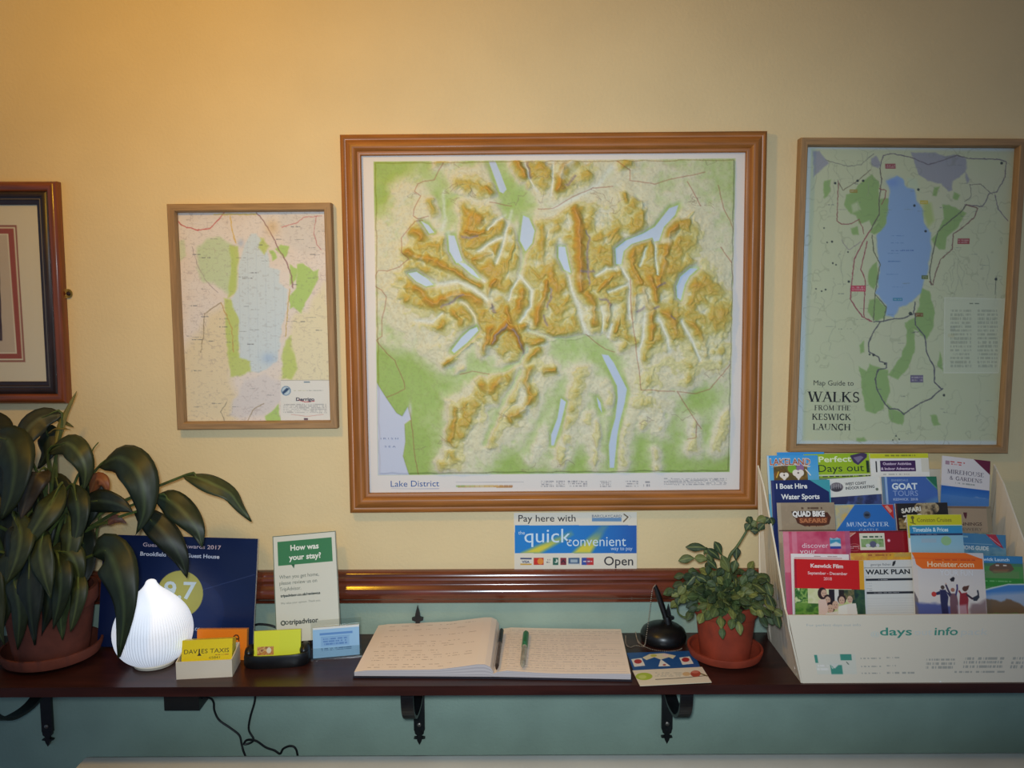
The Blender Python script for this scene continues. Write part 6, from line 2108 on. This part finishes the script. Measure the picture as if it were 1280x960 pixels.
# drooping peace lily on the left
LX, LY = -.836, -.098
pl = thing('peace_lily', 'large drooping peace lily in a terracotta pot at the left end of the shelf', 'potted plant', (LX, LY, SHELF_Z))
ztop = flower_pot(pl, LX, LY, SHELF_Z, .060, .0765, .122, .064, .0835, .026, M_terra2, M_terra2)
fo = Foliage()
stems = NB()
D1, D2, D3, BR = (22, 30, 17), (32, 42, 21), (48, 56, 27), (52, 44, 32)
LEAVES = [  # points (px, py, depth), half width in metres, colour, facing
    ([(229, 595, -.11), (246, 597, -.12), (266, 605, -.125), (287, 616, -.125), (300, 634, -.12), (314, 652, -.115)], .0195, D3, (0, -.6, .8)),
    ([(193, 620, -.13), (212, 626, -.14), (231, 642, -.15), (246, 662, -.155), (253, 684, -.155)], .026, D2, (.3, -1, .5)),
    ([(124, 583, -.12), (146, 572, -.15), (166, 582, -.17), (178, 606, -.18), (180, 640, -.18), (170, 668, -.175)], .034, D2, (.2, -1, .5)),
    ([(168, 640, -.14), (190, 652, -.16), (210, 672, -.17), (226, 698, -.17), (234, 722, -.165)], .025, D1, (.2, -1, .5)),
    ([(116, 694, -.16), (132, 688, -.20), (146, 714, -.228), (155, 762, -.238), (149, 822, -.236)], .036, D2, (0, -1, .25)),
    ([(98, 632, -.12), (122, 626, -.14), (146, 630, -.15), (166, 640, -.15)], .022, (26, 34, 22), (0, -1, .2)),
    ([(60, 566, -.10), (82, 554, -.13), (98, 566, -.15), (107, 588, -.15), (104, 616, -.14)], .024, D3, (.3, -1, .5)),
    ([(78, 519, -.08), (52, 522, -.09), (34, 538, -.11), (26, 562, -.12), (30, 588, -.12)], .026, (40, 46, 34), (0, -1, .4)),
    ([(54, 532, -.07), (60, 545, -.08), (58, 566, -.09), (48, 586, -.09)], .022, D1, (0, -1, .4)),
    ([(-14, 548, -.11), (8, 550, -.15), (18, 578, -.17), (14, 616, -.18), (2, 650, -.18)], .036, D2, (0, -1, .45)),
    ([(58, 588, -.12), (44, 594, -.15), (34, 618, -.16), (26, 650, -.165)], .027, BR, (0, -1, .4)),
    ([(78, 604, -.13), (62, 632, -.17), (44, 660, -.185), (24, 694, -.19)], .025, D3, (0, -1, .35)),
    ([(84, 640, -.14), (88, 664, -.17), (84, 694, -.18), (74, 724, -.18)], .022, D3, (0, -1, .3)),
    ([(62, 690, -.16), (84, 690, -.18), (96, 708, -.185), (100, 738, -.18)], .022, D3, (.1, -1, .3)),
    ([(24, 676, -.16), (12, 700, -.19), (8, 744, -.195), (2, 790, -.19)], .027, D2, (0, -1, .2)),
    ([(56, 690, -.16), (62, 718, -.19), (60, 756, -.195), (52, 794, -.19)], .022, D1, (0, -1, .2)),
    ([(40, 640, -.14), (24, 664, -.18), (16, 700, -.19), (26, 744, -.19)], .025, D1, (0, -1, .25)),
    ([(88, 700, -.15), (84, 730, -.185), (76, 766, -.19), (78, 800, -.185)], .018, (54, 66, 34), (0, -1, .2)),
    ([(100, 590, -.09), (112, 612, -.11), (110, 640, -.12), (100, 670, -.12)], .026, D1, (0, -1, .3)),
    ([(0, 600, -.12), (-20, 640, -.16), (-26, 690, -.18), (-20, 740, -.18)], .03, D1, (0, -1, .3)),
    ([(30, 560, -.10), (16, 580, -.13), (10, 610, -.14), (20, 650, -.15)], .028, D1, (0, -1, .4)),
    ([(66, 590, -.09), (76, 620, -.11), (76, 660, -.12), (66, 700, -.13)], .028, D1, (0, -1, .3)),
    ([(46, 610, -.09), (50, 650, -.12), (42, 690, -.14), (30, 730, -.15)], .032, D1, (0, -1, .3)),
    ([(96, 650, -.10), (104, 680, -.13), (100, 716, -.14), (90, 744, -.15)], .026, D1, (0, -1, .3)),
    ([(-40, 560, -.09), (-60, 600, -.12), (-70, 650, -.13), (-66, 700, -.13)], .034, D2, (0, -1, .4)),
    ([(-30, 520, -.08), (-8, 530, -.10), (4, 550, -.11), (6, 580, -.11)], .026, D1, (0, -1, .5)),
    ([(-60, 640, -.12), (-80, 690, -.16), (-84, 740, -.17), (-76, 790, -.17)], .03, D2, (0, -1, .3)),
    ([(70, 690, -.17), (76, 716, -.20), (74, 750, -.205), (66, 786, -.20)], .021, D2, (0, -1, .2)),
    ([(40, 690, -.18), (36, 724, -.205), (38, 764, -.21), (44, 806, -.205)], .024, D1, (0, -1, .2)),
    ([(96, 712, -.17), (98, 736, -.195), (94, 764, -.20), (88, 790, -.20)], .016, D3, (0, -1, .2)),
    ([(14, 704, -.18), (20, 736, -.205), (24, 770, -.21), (22, 812, -.205)], .022, D2, (0, -1, .2)),
    ([(-6, 690, -.18), (-12, 730, -.20), (-8, 772, -.205), (6, 806, -.20)], .024, D3, (0, -1, .2)),
    ([(54, 660, -.17), (50, 690, -.20), (56, 722, -.21), (64, 748, -.21)], .022, D3, (0, -1, .25)),
    ([(18, 640, -.15), (26, 668, -.19), (20, 700, -.205), (8, 730, -.205)], .024, D3, (0, -1, .3)),
    ([(88, 606, -.13), (96, 626, -.16), (98, 652, -.17), (92, 684, -.175)], .022, D2, (0, -1, .3)),
    ([(24, 540, -.10), (14, 556, -.13), (18, 578, -.145), (32, 600, -.15)], .024, D2, (0, -1, .5)),
    ([(18, 620, -.07), (4, 650, -.08), (-8, 690, -.10), (-6, 730, -.12)], .034, D1, (0, -1, .3)),
]
crown = Vector((LX, LY, ztop - .02))
rl = random.Random(3)
for k, (pp, w_, c_, fc) in enumerate(LEAVES):
    pts = [P(a, b, Y_) for a, b, Y_ in pp]
    fo.leaf(pts, w_, fc, .22, c_, tuple(min(255, v * 1.5 + 14) for v in c_), seed=k)
    b0 = crown + Vector((rl.uniform(-.035, .035), rl.uniform(-.035, .035), 0))
    mid = (b0 + pts[0]) / 2
    mid.z = b0.z + .62 * (pts[0].z - b0.z)
    mid.x = b0.x + (pts[0].x - b0.x) * .35
    tube(stems, [b0, mid, pts[0], pts[1]], [.0034, .003, .0024, .0012], 7, n=14)
# thin pointed spathe and dry flower stalks
fo.leaf([P(68, 560, -.09), P(74, 538, -.085), P(82, 516, -.08), P(96, 489, -.078)], .0075, (0, -1, .2), .3, (120, 112, 50), (140, 130, 66), seed=70)
fo.leaf([P(60, 542, -.085), P(68, 536, -.085), P(78, 535.5, -.085), P(88, 537, -.085)], .004, (0, -.4, 1), .2, (110, 100, 50), (120, 110, 60), seed=71)
fo.leaf([P(112, 618, -.12), P(120, 600, -.13), P(130, 604, -.135), P(136, 622, -.13)], .014, (0, -1, .2), .3, (130, 74, 40), (150, 96, 56), seed=72)
fo.leaf([P(134, 656, -.13), P(142, 649, -.135), P(150, 650, -.135), P(158, 654, -.13)], .008, (0, -1, .2), .3, (110, 70, 56), (126, 90, 70), seed=73)
fo.leaf([P(92, 534, -.075), P(66, 520, -.075), P(50, 518, -.08), P(34, 524, -.09)], .007, (0, -.3, 1), .2, (70, 76, 40), (96, 100, 60), seed=74)
tube(stems, [crown, P(70, 640, -.1), P(70, 560, -.09)], .0026, 7, n=12)
tube(stems, [crown, P(98, 640, -.11), P(110, 580, -.115), P(116, 562, -.115), P(123, 553, -.115)], [.0026, .002, .0016, .0012, .001], 6, n=16)
tube(stems, [P(110, 660, -.13), P(128, 655, -.13), P(146, 652, -.13)], .0018, 6, n=8)
for k in range(14):
    a = rl.uniform(0, 6.28)
    b0 = crown + Vector((.05 * math.cos(a), .05 * math.sin(a), 0))
    tube(stems, [b0, b0 + Vector((.02 * math.cos(a), .02 * math.sin(a), .06)), b0 + Vector((.045 * math.cos(a), .03 * math.sin(a), .12 + rl.uniform(0, .05)))], [.0034, .003, .0022], 7, n=8)
fo.finish('foliage', M_leaf, pl, .0007)
obj('stems', stems, M_stem, pl, smooth=True)

# succulent with jointed leaves
CX_, CY_ = .3815, -.107
cp = thing('potted_succulent', 'bushy green jointed succulent in a small terracotta pot, left of the leaflet rack', 'potted plant', (CX_, CY_, SHELF_Z))
ztop = flower_pot(cp, CX_, CY_, SHELF_Z, .044, .0545, .098, .050, .0665, .019, M_terra, M_terra)
fo = Foliage()
stems = NB()
rl = random.Random(11)


def joint(p, dr, L, w, col, seed):
    dr = dr.normalized()
    fc = Vector((rl.uniform(-.5, .5), -1, rl.uniform(.1, 1.0)))
    q = [p, p + dr * L * .33 + Vector((0, 0, .0015)), p + dr * L * .66 + Vector((0, 0, .001)), p + dr * L]
    fo.leaf(q, w, fc, .12, col, tuple(min(255, v * 1.25 + 8) for v in col), n=9, seed=seed, peak=.55)
    return p + dr * L * .95


GC = [(54, 70, 36), (64, 80, 40), (46, 62, 33), (78, 88, 44), (100, 106, 52), (40, 56, 30)]
sd = 0
for k in range(150):
    a = rl.uniform(0, 2 * math.pi)
    el = rl.uniform(-.1, 1.35)
    p = Vector((CX_ + .042 * math.cos(a) * rl.random() ** .5, CY_ + .042 * math.sin(a) * rl.random() ** .5, ztop - .006 + rl.uniform(0, .012)))
    n_ = rl.choice([2, 3, 3, 4])
    dr = Vector((math.cos(a) * math.cos(el), math.sin(a) * math.cos(el) * .8, math.sin(el)))
    for j in range(n_):
        L = rl.uniform(.017, .025)
        sd += 1
        p2 = p + dr.normalized() * L
        if p2.y > -.02 or p2.y < -.215 or p2.x > .455 or (p2.z < ztop - .012 and math.hypot(p2.x - CX_, p2.y - CY_) < .064) or p2.z < SHELF_Z + .06:
            break
        p = joint(p, dr, L, rl.uniform(.0065, .0095), rl.choice(GC), sd)
        dr = (dr + Vector((rl.uniform(-.35, .35), rl.uniform(-.3, .3), -.42))).normalized()


def branch(pts, col=None, w=.0085):
    global sd
    q = [P(*v) for v in pts]
    for a, b in zip(q, q[1:]):
        sd += 1
        fo.leaf([a, a.lerp(b, .35) + Vector((0, 0, .002)), a.lerp(b, .7) + Vector((0, 0, .001)), b], w, (rl.uniform(-.3, .3), -1, .5), .12, col or rl.choice(GC), (120, 128, 70), n=9, seed=sd, peak=.55)


for pts in ([(906, 740, -.11), (912, 715, -.115), (902, 694, -.115), (893, 677, -.115)], [(912, 716, -.115), (900, 700, -.118), (884, 686, -.12), (857, 684, -.12)], [(896, 712, -.12), (884, 700, -.12), (868, 698, -.12), (848, 701, -.12)],
            [(884, 728, -.13), (870, 720, -.13), (858, 732, -.13), (848, 744, -.13)], [(916, 716, -.11), (920, 700, -.11), (921, 684, -.11)], [(890, 702, -.118), (884, 692, -.118), (880, 688, -.118)],
            [(932, 664, -.115), (938, 655, -.115), (935, 646, -.115)], [(938, 664, -.115), (948, 664, -.117), (955, 655, -.117)], [(955, 655, -.11), (962, 648, -.11), (966, 656, -.11)], [(936, 660, -.112), (946, 652, -.112), (958, 648, -.112)],
            [(940, 730, -.15), (958, 742, -.18), (968, 764, -.20), (975, 786, -.21)], [(944, 724, -.13), (958, 728, -.15), (964, 746, -.165), (964, 766, -.17)], [(956, 750, -.18), (967, 764, -.205), (978, 770, -.215)],
            [(862, 752, -.13), (850, 748, -.13), (847, 756, -.13)], [(930, 720, -.12), (950, 718, -.12), (962, 728, -.12)]):
    branch(pts)
tube(stems, [P(908, 720, -.11), P(912, 696, -.112), P(922, 682, -.114), P(933, 664, -.115)], [.0034, .003, .0024, .002], 8, n=12)
tube(stems, [P(848, 748, -.128), P(847, 764, -.126), P(852, 770, -.126), P(858, 772, -.126)], [.0014, .0014, .0016, .002], 6, n=10)
for k in range(8):
    a = k * .8
    p = Vector((CX_ + .02 * math.cos(a), CY_ + .02 * math.sin(a), ztop - .02))
    tube(stems, [p, p + Vector((.012 * math.cos(a), .012 * math.sin(a), .03)), p + Vector((.03 * math.cos(a), .03 * math.sin(a), .05))], .0024, 7, n=8)
fo.finish('foliage', M_cactus, cp, .0018)
obj('stems', stems, M_stem, cp, smooth=True)
